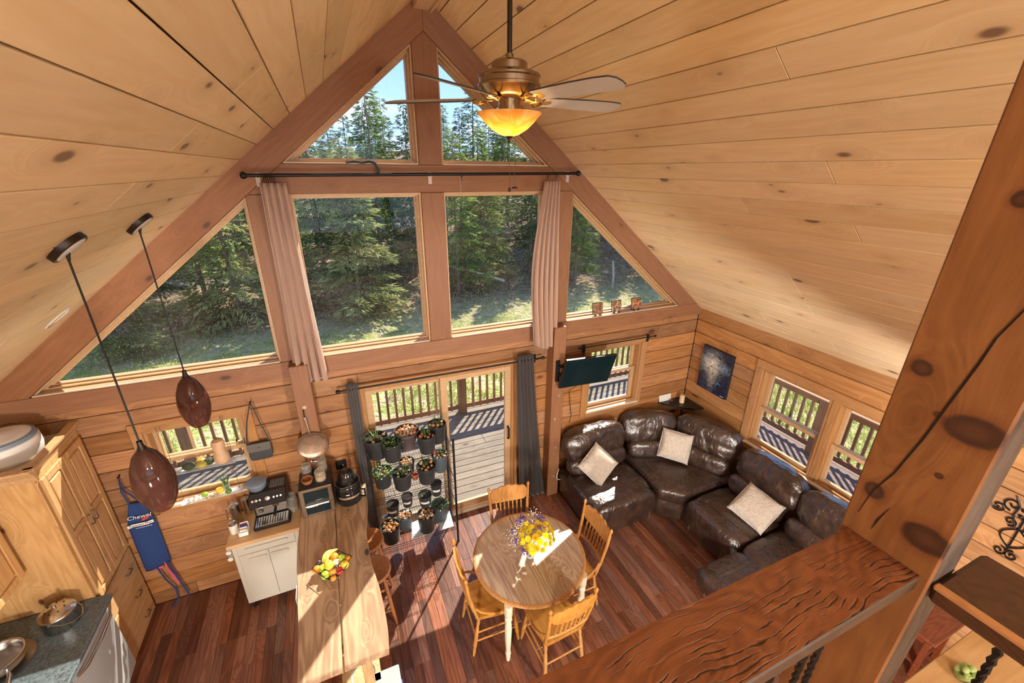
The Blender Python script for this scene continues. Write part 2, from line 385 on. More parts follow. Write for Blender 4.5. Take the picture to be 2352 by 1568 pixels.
def build_walls():
    wb = setting('wall_back', sheath(1, -HW-.15, HW+.15, -.12, 2.30, OPEN_BACK, .085, .15), 'groove_dark')
    r = random.Random(5); zs = course_levels(2.29)
    for z1, z0 in zip(zs, zs[1:]):
        for u, v in cut_runs(-HW, HW, z0, z1, OPEN_BACK):
            segs = [u]
            if v-u > 1.6 and r.random() < .6: segs.append(r.uniform(u+.4, v-.4))
            segs.append(v)
            for p, q in zip(segs, segs[1:]):
                # openings may only clip part of the course
                lo, hi = z0, z1
                B().box(-(q-p)/2+.001, (q-p)/2-.001, 0, .085, -(hi-lo)/2+.003, (hi-lo)/2-.003, .006).build('log_course', 'log_wall_x', wb, False, loc=((p+q)/2, 0, (lo+hi)/2))
    # fill strips where an opening ends inside a course
    for o in OPEN_BACK:
        for z1, z0 in zip(zs, zs[1:]):
            if z0 < o[3]-.004 and z1 > o[3]+.004: B().box(o[0], o[1], .002, .085, o[3], z1-.0015).build('log_course', 'log_wall_x', wb, False)
            if z0 < o[2]-.004 and z1 > o[2]+.004: B().box(o[0], o[1], .002, .085, z0+.0015, o[2]).build('log_course', 'log_wall_x', wb, False)
    wr = setting('wall_right', sheath(0, YB, .15, -.12, 2.52, OPEN_RIGHT, HW+.085, HW+.15), 'groove_dark')
    zs = course_levels(2.392, 2.21)
    for z1, z0 in zip(zs, zs[1:]):
        for u, v in cut_runs(YB, 0, z0, z1, OPEN_RIGHT):
            segs = [u]
            if v-u > 3: segs += sorted([r.uniform(-4.5, -3.2), -6.2])
            segs.append(v); segs.sort()
            for p, q in zip(segs, segs[1:]):
                if q-p < .02: continue
                B().box(0, .085, -(q-p)/2+.001, (q-p)/2-.001, -(z1-z0)/2+.003, (z1-z0)/2-.003, .006).build('log_course', 'log_wall_y', wr, False, loc=(HW, (p+q)/2, (z0+z1)/2))
    for o in OPEN_RIGHT:
        for z1, z0 in zip(zs, zs[1:]):
            if z0 < o[3]-.004 and z1 > o[3]+.004: B().box(HW+.002, HW+.085, o[0], o[1], o[3], z1-.0015).build('log_course', 'log_wall_y', wr, False)
            if z0 < o[2]-.004 and z1 > o[2]+.004: B().box(HW+.002, HW+.085, o[0], o[1], z0+.0015, o[2]).build('log_course', 'log_wall_y', wr, False)
    wl = setting('wall_left', B().box(-HW-.15, -HW, YB, .15, -.12, 2.52), 'log_wall_y')
    # rear gable behind the loft, with an unseen opening added to let in fill daylight
    wf = setting('wall_front', B().prism([(-HW-.15, -.12), (HW+.15, -.12), (HW+.15, 2.4), (2.4, 2.4), (2.4, 2.55), (-2.4, 2.55), (-2.4, 2.4), (-HW-.15, 2.4)], 1, YB-.15, YB)
        .prism([(-HW-.15, 2.4), (-2.4, 2.4), (-2.4, roofz(2.4)), (-HW-.15, roofz(HW+.15))], 1, YB-.15, YB).prism([(HW+.15, 2.4), (2.4, 2.4), (2.4, roofz(2.4)), (HW+.15, roofz(HW+.15))], 1, YB-.15, YB), 'log_wall_x')
    return wb
WALL_BACK = build_walls()

def build_gable_timbers():
    n = [0]
    def trim(poly, mat, d0=-.03, d1=.16, bev=.004):
        n[0] += 1
        return setting('trim_%d' % n[0], B().prism(poly, 1, d0, d1, bev), mat)
    AZ = 5.187
    for s in (-1, 1):
        m = 'timber_r' if s > 0 else 'timber_l'
        if m not in MATS:          # grain turned to follow the rafter
            mm = MATS['timber_x'].copy(); MATS[m] = mm
            tcn = [nd for nd in mm.node_tree.nodes if nd.type == 'TEX_COORD'][0]
            mp = mm.node_tree.nodes.new('ShaderNodeMapping'); mp.inputs['Rotation'].default_value = (0, -s*math.atan(SL), 0)
            va = [nd for nd in mm.node_tree.nodes if nd.type == 'VECT_MATH'][0]
            mm.node_tree.links.new(tcn.outputs['Object'], mp.inputs[0]); mm.node_tree.links.new(mp.outputs[0], va.inputs[0])
        poly = [(0, RZ+.06), (s*3.66, roofz(3.66)+.06), (s*3.66, 2.458), (s*3.277, 2.458), (0, AZ)]
        trim(poly if s < 0 else poly[::-1], m, -.034)
    trim([(-1.222, 4.17), (1.222, 4.17), (1.503, 3.936), (-1.503, 3.936)], 'timber_x')                # tie beam
    trim([(-3.69, 2.29), (3.69, 2.29), (3.69, 2.455), (-3.69, 2.455)], 'timber_x')                    # sill beam
    trim([(-.105, 4.172), (.105, 4.172), (.105, AZ-.0875), (0, AZ-.002), (-.105, AZ-.0875)], 'timber_z')
    trim([(-.108, 2.457), (.108, 2.457), (.108, 3.934), (-.108, 3.934)], 'timber_z')
    for s in (-1, 1):
        trim([(s*1.23, 2.457), (s*1.52, 2.457), (s*1.52, 3.919), (s*1.503, 3.934), (s*1.23, 3.934)], 'timber_z')
        n[0] += 1                                                                                    # proud lower posts
        b = B().box(s*1.30, s*1.462, -.165, -.002, 0, 2.452, .006)
        o = setting('trim_%d' % n[0], b, 'timber_z')
        for z in (.32, .78, 1.22, 1.55, 2.02):
            B().cyl((s*1.38+.02*math.sin(z*9), -.1655, z), (s*1.38+.02*math.sin(z*9), -.162, z), .017, n=14).build('bolt_plug', 'bolt', o)
plain('bolt', (.55, .47, .38), .4, .6)
build_gable_timbers()

WN = [0]
def gable_window(poly, dusty=True):
    """fixed light set between timbers; poly (x,z) in order, first edge is the sill"""
    WN[0] += 1; n = len(poly)
    a = inset(poly, .014); b = inset(poly, .030); c = inset(poly, .042)
    w = setting('window_%d' % WN[0], B().ring(poly, a, 1, -.008, .15), 'sash')
    B().ring(a, b, 1, .050, .15).build('window_frame', 'sash', w, False)
    B().ring(b, c, 1, .095, .148).build('glazing_bead', 'sash', w, False)
    B().prism(inset(poly, .039), 1, .122, .128).build('pane', 'pane_dusty' if dusty else 'pane_clear', w, False)
    (x0, z0), (x1, z1) = poly[0], poly[1]
    if abs(z0-z1) < .01:
        lo, hi = min(x0, x1), max(x0, x1)
        B().box(lo+.012, hi-.012, -.030, .100, z0, z0+.012, .003).build('window_sill', 'sill_worn', w, False)
    return w
def gable_windows():
    AZ = 5.187; r = lambda x: AZ-SL*abs(x)
    for s in (-1, 1):
        P = lambda pts: [(s*x, z) for x, z in pts]
        gable_window(P([(1.216, 4.172), (.106, 4.172), (.106, r(.106))]))
        gable_window(P([(1.229, 2.458), (.109, 2.458), (.109, 3.934), (1.229, 3.934)]))
        gable_window(P([(3.272, 2.458), (1.521, 2.458), (1.521, r(1.521)-.002)]))
gable_windows()

def hung_window(name_axis, a0, a1, z0, z1, rail, wall, cw=.095, screen=False):
    """double-hung window in a log wall; axis 1: a=x on the back wall, axis 0: a=y on the right wall"""
    WN[0] += 1; ax = name_axis
    def bx(b, u0, u1, d0, d1, p, q, bev=.003):
        if ax == 1: b.box(u0, u1, d0, d1, p, q, bev)
        else: b.box(wall-d0 if False else wall+d0, wall+d1, u0, u1, p, q, bev)
        return b
    w = setting('window_%d' % WN[0], bx(bx(bx(bx(B(), a0, a0+.03, -.005, .15, z0, z1), a1-.03, a1, -.005, .15, z0, z1), a0+.03, a1-.03, -.005, .15, z1-.03, z1), a0+.03, a1-.03, -.005, .15, z0, z0+.03), 'casing_z')
    for (p, q, d) in ((rail-.02, z1-.03, .085), (z0+.03, rail+.02, .045)):
        s = .045
        o = bx(bx(bx(bx(B(), a0+.03, a0+.03+s, d, d+.035, p, q), a1-.03-s, a1-.03, d, d+.035, p, q), a0+.03+s, a1-.03-s, d, d+.035, q-s, q), a0+.03+s, a1-.03-s, d, d+.035, p, p+s)
        so = o.build('sash', 'sash', w, False)
        bx(B(), a0+.03+s-.004, a1-.03-s+.004, d+.014, d+.019, p+s-.004, q-s+.004, 0).build('pane', 'pane_clear', so, False)
    return w
def casing(w, ax, a0, a1, z0, z1, wall, cw=.095, sill=True, bottom=True):
    d0, d1 = (-.024, .004) if ax == 1 else (-.024, .004)
    def bx(u0, u1, p, q, nm, mat, dd=0, bev=.005):
        b = B()
        if ax == 1: b.box(u0, u1, d0-dd, d1, p, q, bev)
        else: b.box(wall+d0-dd, wall+d1, u0, u1, p, q, bev)
        return b.build(nm, mat, w, False)
    hm = 'casing_x' if ax == 1 else 'casing_y'
    bx(a0-cw, a0, z0-(cw if bottom else 0), z1, 'casing', 'casing_z'); bx(a1, a1+cw, z0-(cw if bottom else 0), z1, 'casing', 'casing_z')
    bx(a0-cw, a1+cw, z1, z1+cw, 'casing', hm, .004)
    if bottom: bx(a0, a1, z0-cw, z0, 'casing', hm)
    if sill: bx(a0-.02, a1+.02, z0-.012, z0+.012, 'window_sill', 'sill_worn', .035)
MATS['casing_y'] = wood('casing_y', (.48, .255, .105), (.35, .165, .062), (.15, .06, .03), 1, 1.4, .05, 1.6, .45, .08, .06, .25)
def small_windows():
    o = OPEN_BACK[0]; w = hung_window(1, *o, 1.62, 0); casing(w, 1, *o, 0, .085)
    o = OPEN_BACK[2]; w = hung_window(1, *o, 1.61, 0); casing(w, 1, *o, 0, .085)
    y0, y1, z0, z1 = OPEN_RIGHT[0]
    w = hung_window(0, -1.925, y1, z0, z1, 1.40, HW); casing(w, 0, y0, y1, z0, z1, HW, .10)
    hung_window(0, y0, -1.985, z0, z1, 1.40, HW)
    B().box(HW-.012, HW+.15, -1.985, -1.925, z0, z1, .004).build('mullion', 'casing_z', w, False)
small_windows()

def sliding_door():
    x0, x1, z0, z1 = OPEN_BACK[1]
    d = setting('door_1', B().box(x0, x0+.045, .0, .15, z0, z1, .003).box(x1-.045, x1, .0, .15, z0, z1, .003).box(x0+.045, x1-.045, 0, .15, z1-.045, z1, .003), 'casing_z')
    B().box(x0, x1, -.015, .15, 0, z0+.012, .003).build('threshold', 'sill_worn', d, False)
    def panel(u0, u1, y, nm):
        s = .075; p0, p1 = z0+.03, z1-.045
        o = B().box(u0, u0+s, y, y+.04, p0, p1, .003).box(u1-s, u1, y, y+.04, p0, p1, .003).box(u0+s, u1-s, y, y+.04, p1-.06, p1, .003).box(u0+s, u1-s, y, y+.04, p0, p0+.10, .003).build(nm, 'sash', d, False)
        B().box(u0+s-.004, u1-s+.004, y+.017, y+.023, p0+.096, p1-.056).build('pane', 'pane_clear', o, False)
        return o
    panel(x0+.045, .03, .055, 'door_panel')
    p = panel(-.035, x1-.045, .010, 'door_panel')
    h = B().tube([(x1-.085, .005, .98), (x1-.085, -.035, 1.0), (x1-.085, -.035, 1.14), (x1-.085, .005, 1.16)], .011, 8).build('door_handle', 'black_metal', p)
    for u0, u1, p0, q, mat in ((x0-.05, x0, 0, z1, 'casing_z'), (x1, x1+.05, 0, z1, 'casing_z'), (x0-.05, x1+.05, z1, z1+.06, 'casing_x')):
        B().box(u0, u1, -.022, .003, p0, q, .005).build('casing', mat, d, False)
plain('black_metal', (.02, .02, .022), .4, .6)
sliding_door()
# ------------------------------------------------------------------ more materials
wood('post_face', (.31, .145, .062), (.19, .082, .036), (.06, .022, .016), 2, 2.0, .15, 2.6, .42, .0, .10, .25)
def post_knots():
    m = MATS['post_face']; N = m.node_tree.nodes; L = m.node_tree.links; b = N['Principled BSDF']; tc = [n for n in N if n.type == 'TEX_COORD'][0]
    nz = N.new('ShaderNodeTexNoise'); nz.inputs['Scale'].default_value = 22; nz.inputs['Detail'].default_value = 3; L.new(tc.outputs['Object'], nz.inputs[0])
    col = b.inputs['Base Color'].links[0].from_socket
    for y, z, r, sy in ((.055, 3.79, .020, 1.0), (-.045, 3.71, .036, .75), (.052, 3.50, .024, 1.1), (-.055, 3.46, .038, .8), (.008, 3.715, .007, 1.), (-.03, 3.60, .007, 1.), (.02, 4.10, .016, 1.), (-.05, 4.22, .02, 1.)):
        v = N.new('ShaderNodeVectorMath'); v.operation = 'SUBTRACT'; L.new(tc.outputs['Object'], v.inputs[0]); v.inputs[1].default_value = (0, y, z)
        q = N.new('ShaderNodeVectorMath'); q.operation = 'MULTIPLY'; L.new(v.outputs[0], q.inputs[0]); q.inputs[1].default_value = (0, sy, 1.15)
        ln = N.new('ShaderNodeVectorMath'); ln.operation = 'LENGTH'; L.new(q.outputs[0], ln.inputs[0])
        w = N.new('ShaderNodeMath'); w.operation = 'MULTIPLY_ADD'; L.new(nz.outputs[0], w.inputs[0]); w.inputs[1].default_value = r*.5; L.new(ln.outputs['Value'], w.inputs[2])
        for a0, a1, hi, c in ((1.9, 1.15, .55, (.15, .05, .022)), (1.25, 1.05, .95, (.055, .024, .018)), (.85, .45, .5, (.13, .055, .03))):
            mr = N.new('ShaderNodeMapRange'); mr.inputs[1].default_value = r*a0; mr.inputs[2].default_value = r*a1; mr.inputs[4].default_value = hi; L.new(w.outputs[0], mr.inputs[0])
            mx = N.new('ShaderNodeMixRGB'); L.new(mr.outputs[0], mx.inputs[0]); L.new(col, mx.inputs[1]); mx.inputs[2].default_value = (*c, 1); col = mx.outputs[0]
    L.new(col, b.inputs['Base Color'])
post_knots()
wood('post_worn_shade', (.075, .044, .03), (.038, .022, .016), (.03, .015, .01), 2, 2.4, 0, 2, .55, .0, .2, .5, stain=((.45, .41, .38), .22))  # pale worn streaks; base darkened to paint shade on the loft-facing side
def rail_top_mat():
    """weathered, deeply checked slab: many fine dark checks running along the rail"""
    m = wood('rail_slab', (.27, .10, .042), (.14, .048, .022), (.05, .02, .012), 0, 2.2, .05, 1.4, .34, .0, .25, .35)
    N = m.node_tree.nodes; L = m.node_tree.links; b = N['Principled BSDF']
    tc = [n for n in N if n.type == 'TEX_COORD'][0]
    def M(op, x, y, z=None):
        n = N.new('ShaderNodeMath'); n.operation = op
        for i, v in enumerate((x, y, z)):
            if v is None: continue
            if isinstance(v, (int, float)): n.inputs[i].default_value = v
            else: L.new(v, n.inputs[i])
        return n.outputs[0]
    def nz(scale, sc, det=3):
        mp = N.new('ShaderNodeMapping'); mp.inputs['Scale'].default_value = sc; L.new(tc.outputs['Object'], mp.inputs[0])
        n = N.new('ShaderNodeTexNoise'); n.inputs['Scale'].default_value = scale; n.inputs['Detail'].default_value = det; L.new(mp.outputs[0], n.inputs[0]); return n.outputs[0]
    sp = N.new('ShaderNodeSeparateXYZ'); L.new(tc.outputs['Object'], sp.inputs[0])
    warp = M('MULTIPLY', nz(5.5, (1, 1.6, 1), 2), .06); fine = M('MULTIPLY', nz(60, (.8, 1, 1), 4), .007)
    u = M('ADD', M('ADD', sp.outputs[1], warp), fine)
    sn = M('ABSOLUTE', M('SINE', M('MULTIPLY', u, 285), 0), 0)                     # one check every ~11 mm
    wide = nz(11, (1.6, 5, 1), 5)
    wd = N.new('ShaderNodeMapRange'); wd.inputs[1].default_value = .42; wd.inputs[2].default_value = .68; wd.inputs[3].default_value = .0; wd.inputs[4].default_value = 1.1; L.new(wide, wd.inputs[0])
    # the checks open up towards the loft side of the slab
    edge = N.new('ShaderNodeMapRange'); edge.inputs[1].default_value = .06; edge.inputs[2].default_value = -.05; edge.inputs[3].default_value = .3; edge.inputs[4].default_value = 1.; L.new(sp.outputs[1], edge.inputs[0])
    w2 = M('MULTIPLY', wd.outputs[0], edge.outputs[0])
    mr = N.new('ShaderNodeMapRange'); mr.inputs[1].default_value = 0; L.new(M('ADD', w2, .004), mr.inputs[2]); mr.inputs[3].default_value = 1; mr.inputs[4].default_value = 0; L.new(sn, mr.inputs[0])
    old = b.inputs['Base Color'].links[0].from_socket
    mx = N.new('ShaderNodeMixRGB'); L.new(M('MULTIPLY', mr.outputs[0], 1.), mx.inputs[0]); L.new(old, mx.inputs[1]); mx.inputs[2].default_value = (.03, .012, .008, 1); L.new(mx.outputs[0], b.inputs['Base Color'])
    bp = N.new('ShaderNodeBump'); bp.inputs['Strength'].default_value = .55; bp.inputs['Distance'].default_value = .003; bp.invert = True
    L.new(mr.outputs[0], bp.inputs['Height']); L.new(bp.outputs[0], b.inputs['Normal'])
rail_top_mat()
wood('rail_side', (.075, .043, .028), (.045, .025, .017), (.05, .02, .012), 0, 2, .04, 1.5, .5, .05, .1, .3)  # colour darkened so the loft-facing rail edge carries painted shade
wood('oak_golden', (.62, .31, .085), (.44, .19, .045), (.2, .08, .03), 2, 2.5, 0, 1.6, .32, .08, .06, .4, coat=.2)
wood('oak_top', (.58, .44, .29), (.38, .255, .15), (.2, .08, .03), 1, 1.8, 0, 1.6, .28, .08, .06, .55, coat=.25)
wood('bar_slab', (.52, .36, .215), (.31, .19, .105), (.07, .05, .045), 1, 1.3, .15, 4.2, .5, .06, .2, .5)
wood('pine_cab', (.66, .42, .20), (.49, .27, .11), (.14, .06, .03), 2, 1.4, .09, 3, .42, .07, .06, .3)
wood('pine_cab_h', (.66, .42, .20), (.49, .27, .11), (.14, .06, .03), 1, 1.4, .04, 1.5, .42, .07, .06, .3)
wood('butcher', (.72, .47, .24), (.60, .36, .16), (.3, .15, .08), 0, 2, 0, 1.6, .45, .04, .05, .25)
wood('cream_leg', (.80, .72, .55), (.66, .56, .38), (.5, .4, .3), 2, 2, 0, 1.6, .5, .05, .06, .2)
wood('mahogany', (.23, .06, .025), (.13, .03, .012), (.05, .02, .01), 0, 2, 0, 1.6, .18, .05, .04, .3, coat=.5)
wood('loft_board', (.60, .40, .22), (.44, .26, .12), (.10, .06, .05), 0, 1.4, .10, 2.0, .5, .08, .08, .35)
def leather():
    m, N, L, b = newmat('leather')
    tc = N.new('ShaderNodeTexCoord')
    n1 = N.new('ShaderNodeTexNoise'); n1.inputs['Scale'].default_value = 7; n1.inputs['Detail'].default_value = 5; n1.inputs['Distortion'].default_value = .6; L.new(tc.outputs['Object'], n1.inputs[0])
    r = N.new('ShaderNodeValToRGB'); L.new(n1.outputs[0], r.inputs[0])
    r.color_ramp.elements[0].position = .3; r.color_ramp.elements[0].color = (.022, .012, .009, 1)
    r.color_ramp.elements[1].position = .75; r.color_ramp.elements[1].color = (.075, .042, .030, 1)
    L.new(r.outputs[0], b.inputs['Base Color']); b.inputs['Roughness'].default_value = .27; b.inputs['Specular IOR Level'].default_value = .9; b.inputs['Coat Weight'].default_value = .35; b.inputs['Coat Roughness'].default_value = .22
    mp = N.new('ShaderNodeMapping'); mp.inputs['Scale'].default_value = (1, 1, .45); L.new(tc.outputs['Object'], mp.inputs[0])
    n2 = N.new('ShaderNodeTexNoise'); n2.inputs['Scale'].default_value = 13; n2.inputs['Detail'].default_value = 3; n2.inputs['Distortion'].default_value = 1.4; L.new(mp.outputs[0], n2.inputs[0])
    n3 = N.new('ShaderNodeTexNoise'); n3.inputs['Scale'].default_value = 130; L.new(tc.outputs['Object'], n3.inputs[0])
    b1 = N.new('ShaderNodeBump'); b1.inputs['Strength'].default_value = .55; b1.inputs['Distance'].default_value = .03; L.new(n2.outputs[0], b1.inputs['Height'])
    b2 = N.new('ShaderNodeBump'); b2.inputs['Strength'].default_value = .12; b2.inputs['Distance'].default_value = .004; L.new(n3.outputs[0], b2.inputs['Height']); L.new(b1.outputs[0], b2.inputs['Normal']); L.new(b2.outputs[0], b.inputs['Normal'])
leather()
plain('stitching', (.13, .09, .065), .6)
plain('sofa_base', (.012, .010, .009), .8)
plain('fleece', (.72, .64, .54), .95, bump=1.0, bscale=55, var=.12, vscale=25, sheen=.6)
plain('antique_brass', (.33, .26, .20), .20, 1.0)
plain('brass', (.72, .50, .20), .25, 1.0)
plain('bronze_dark', (.045, .035, .03), .4, .8)
plain('fan_blade', (.62, .60, .58), .5, bump=.25, bscale=90, var=.12, vscale=4)
plain('fan_blade_edge', (.05, .045, .04), .7)
glassy('amber_shade', (.62, .34, .24), gloss=.45, rough=.06, body=(.13, .055, .04), bodyamt=.42)
plain('white_plate', (.75, .75, .73), .4)
plain('cord_black', (.012, .012, .012), .6)
plain('curtain_beige', (.47, .30, .215), .9, bump=.3, bscale=160, sheen=.3)
plain('curtain_dark', (.050, .038, .034), .85, bump=.3, bscale=160, sheen=.3)
plain('screen', (.006, .018, .022), .12, spec=.6)
plain('black_plastic', (.014, .014, .016), .35)
plain('steel', (.62, .61, .59), .22, 1.0)
plain('steel_brushed', (.55, .55, .54), .34, 1.0, bump=.05, bscale=200)
plain('white_paint', (.80, .79, .74), .45)
plain('grey_white', (.62, .61, .55), .5)
plain('steel_panel', (.56, .58, .59), .30, .25)

# ------------------------------------------------------------------ loft: post, rails, balusters, floor
def build_loft():
    p = thing('loft_post', 'thick knotty timber post with long drying cracks beside the rough handrail', 'post', (.10, -3.845, 0))
    b = B().box(-.05, .05, -.085, .085, -.02, 5.36, .004)
    body = b.build('post_body', 'post_face', p, False); body.data.materials.append(MATS['post_worn_shade'])
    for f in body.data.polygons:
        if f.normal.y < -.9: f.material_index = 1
    # the cracks are real slots laid on the face as dark slivers, a few millimetres deep
    def crack(pts, w):
        bb = B(); V = []
        for i, (y, z) in enumerate(pts):
            t = i/(len(pts)-1); ww = w*(math.sin(PI*min(max(t, .04), .96))**.6)
            V.append((bb.bm.verts.new((-.0512, y-ww, z)), bb.bm.verts.new((-.0512, y+ww, z)), bb.bm.verts.new((-.044, y, z))))
        for a, c in zip(V, V[1:]):
            bb.bm.faces.new((a[0], a[1], c[1], c[0]))
        bb.build('crack', 'crack_black', p, False)
    crack([(.062, 3.43), (.052, 3.50), (.032, 3.56), (.012, 3.66), (.000, 3.74), (-.014, 3.83), (-.020, 3.88), (-.043, 3.96), (-.052, 4.06)], .0022)
    crack([(.030, 3.41), (.026, 3.44), (.016, 3.48)], .0020)
    crack([(.048, 2.75), (.046, 2.95), (.040, 3.10), (.034, 3.24)], .0022)
    h = thing('loft_handrail', 'wide rough dark-stained plank handrail cracked along its length, ending at the post', 'handrail', (-.95, -3.845, 3.34))
    def top(u, v):
        x = -1.0+2.0*u; y = -.068+.136*v
        z = .038+.0016*noise.noise(Vector((x*9, y*70, 0)))
        return (x, y, z)
    bb = B(); bb.box(-1.0, 1.0, -.070, .070, 0, .036, .004)
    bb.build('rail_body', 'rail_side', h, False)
    B().grid(top, 60, 16).build('rail_top', 'rail_slab', h, True, 80)
    h2 = thing('stair_handrail', 'dark-stained handrail with a bright worn edge running back from the post', 'handrail', (.155, -3.93, 3.33))
    B().box(-.10, .10, -2.2, -.003, 0, .045, .008).build('rail_body', 'rail_dark', h2, False)
    B().box(-.1012, -.084, -2.2, -.004, .034, .0462, .003).build('worn_edge', 'worn_edge', h2, False)
    def baluster(x, y, zt, label):
        t = thing('iron_baluster', label, 'baluster', (x, y, 2.462), 0, 'twisted iron balusters of the loft guard')
        L_ = zt-2.462; pts = []; n = 60
        b = B()
        for k in range(2):
            b.tube([(.0035*math.cos(2*PI*i/n*17+k*PI), .0035*math.sin(2*PI*i/n*17+k*PI), L_*i/n) for i in range(n*4//2+1)][:n+1], .0052, 6)
        b.build('twisted_bar', 'black_metal', t)
        B().cyl((0, 0, 0), (0, 0, .02), .011, n=10).build('collar', 'black_metal', t)
    for i, x in enumerate((-.045, -.10, -.21, -.32, -.43)): baluster(x, -3.845, 3.338, 'black twisted iron baluster under the cracked plank handrail')
    for y in (-4.03, -4.14, -4.25): baluster(.165, y, 3.328, 'black twisted iron baluster under the stair handrail')
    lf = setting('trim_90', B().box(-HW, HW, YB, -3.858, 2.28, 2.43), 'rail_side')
    i = 0; y = -3.845
    while y > -6.4:
        B().box(-HW, HW, y-.178, y, 2.43, 2.462, .003).build('loft_plank', 'loft_board', lf, False); y -= .181
wood('rail_dark', (.085, .035, .018), (.045, .018, .01), (.03, .012, .008), 1, 2, .05, 2, .45, .03, .1, .3); wood('worn_edge', (.50, .25, .11), (.34, .15, .06), (.1, .05, .03), 1, 2, 0, 2, .5, .03, .1, .3)
plain('crack_black', (.012, .006, .004), .9); plain('knot_dark', (.085, .032, .02), .5)
MATS['rail_side_y'] = wood('rail_side_y', (.26, .105, .045), (.15, .055, .024), (.05, .02, .012), 1, 2, .04, 1.5, .45, .05, .1, .3)
build_loft()

# ------------------------------------------------------------------ ceiling fan
def ceiling_fan():
    f = thing('ceiling_fan', 'five-blade ceiling fan with bronze motor and glowing amber glass bowl', 'ceiling fan', (0, -1.865, 4.3))
    B().cyl((0, 0, .37), (0, 0, 1.14), .0125, n=14).build('downrod', 'bronze_dark', f)
    B().lathe([(0, 1.15), (.06, 1.15), (.07, 1.11), (.045, 1.06), (.014, 1.04)], 20).build('canopy', 'bronze_dark', f)
    B().lathe([(0, .372), (.02, .37), (.022, .34), (.082, .338), (.090, .33), (.090, .300), (.102, .298), (.150, .284), (.158, .276), (.158, .268), (.152, .262), (.152, .240), (.160, .236), (.160, .226), (.152, .220), (.126, .190), (.118, .184), (.10, .176), (.06, .170), (0, .17)], 40).build('motor_housing', 'antique_brass', f)
    B().lathe([(.058, .172), (.058, .12), (.065, .115), (.065, .075), (.045, .07), (0, .07)], 28).build('switch_housing', 'antique_brass', f)
    bowl = B().lathe([(.020, .0), (.050, .008), (.095, .034), (.130, .066), (.150, .090), (.168, .106), (.166, .110), (.147, .096), (.127, .072), (.092, .040), (.048, .014), (.020, .006)], 40).build('glass_bowl', 'bowl_glass', f)
    B().lathe([(0, -.032), (.006, -.030), (.010, -.022), (.006, -.014), (.014, -.006), (.024, .002), (.020, .008), (0, .01)], 14).build('finial', 'bronze_dark', bowl)
    for i, a in enumerate((-71, 1, 73, 145, 217)):
        R_ = Matrix.Rotation(math.radians(a), 4, 'Z')
        out = [(.19, -.050), (.30, -.060), (.45, -.068), (.58, -.070), (.655, -.062), (.68, -.035), (.685, 0), (.68, .035), (.655, .062), (.58, .070), (.45, .068), (.30, .060), (.19, .050)]
        T = R_ @ Matrix.Translation((0, 0, .172)) @ Matrix.Rotation(math.radians(-13), 4, 'X')
        fb = B().prism(out, 2, -.0035, .0035, .001).build('fan_blade', 'fan_blade', f, False); fb.data.materials.append(MATS['fan_blade_edge'])
        for pg in fb.data.polygons:
            if abs(pg.normal.z) < .9: pg.material_index = 1
        fb.data.transform(T)
        # scrolled blade iron: arm and two loops
        b = B().box(.085, .13, -.011, .011, -.006, .0, .002)
        for s in (-1, 1):
            b.tube([(.12+.075*(k/16), s*.034*math.sin(PI*k/16), -.008-.006*math.sin(PI*k/16)) for k in range(17)], .006, 6)
        b.lathe([(0, -.006), (.028, -.006), (.030, -.002), (.0, -.002)], 16, (.215, 0, 0))
        b.xf(T).build('blade_iron', 'brass', f)
    for x, y, l in ((-.018, -.05, .34), (.012, -.052, .335)):
        c = B().tube([(x, y, .07), (x, y-.0, .07-l+.02)], .0013, 5).build('pull_chain', 'bronze_dark', f)
        B().lathe([(0, -.018), (.005, -.016), (.008, -.006), (.004, .006), (0, .008)] if x < 0 else [(0, -.006), (.016, -.004), (.017, .002), (.003, .006), (0, .006)], 10, (x, y, .07-l+.012)).build('pull', 'bronze_dark', c)
    ld = bpy.data.lights.new('fan_bulb', 'POINT'); ld.energy = 2.6; ld.color = (1, .80, .48); ld.shadow_soft_size = .03
    lo = bpy.data.objects.new('fan_bulb', ld); COL.objects.link(lo); lo.parent = f; lo.location = (0, 0, .055)
def bowl_glass():
    m, N, L, b = newmat('bowl_glass'); N.remove(b); out = N['Material Output']
    tc = N.new('ShaderNodeTexCoord'); nz = N.new('ShaderNodeTexNoise'); nz.inputs['Scale'].default_value = 9; nz.inputs['Distortion'].default_value = 2.5; L.new(tc.outputs['Object'], nz.inputs[0])
    r = N.new('ShaderNodeValToRGB'); L.new(nz.outputs[0], r.inputs[0]); r.color_ramp.elements[0].position = .35; r.color_ramp.elements[0].color = (.95, .58, .12, 1)
    r.color_ramp.elements[1].position = .65; r.color_ramp.elements[1].color = (1, .80, .40, 1)
    tl = N.new('ShaderNodeBsdfTranslucent'); L.new(r.outputs[0], tl.inputs[0]); df = N.new('ShaderNodeBsdfDiffuse'); L.new(r.outputs[0], df.inputs[0])
    m1 = N.new('ShaderNodeMixShader'); m1.inputs[0].default_value = .45; L.new(tl.outputs[0], m1.inputs[1]); L.new(df.outputs[0], m1.inputs[2])
    gl = N.new('ShaderNodeBsdfGlossy'); gl.inputs['Roughness'].default_value = .15
    m2 = N.new('ShaderNodeMixShader'); m2.inputs[0].default_value = .07; L.new(m1.outputs[0], m2.inputs[1]); L.new(gl.outputs[0], m2.inputs[2])
    L.new(m2.outputs[0], out.inputs[0])
bowl_glass()
ceiling_fan()

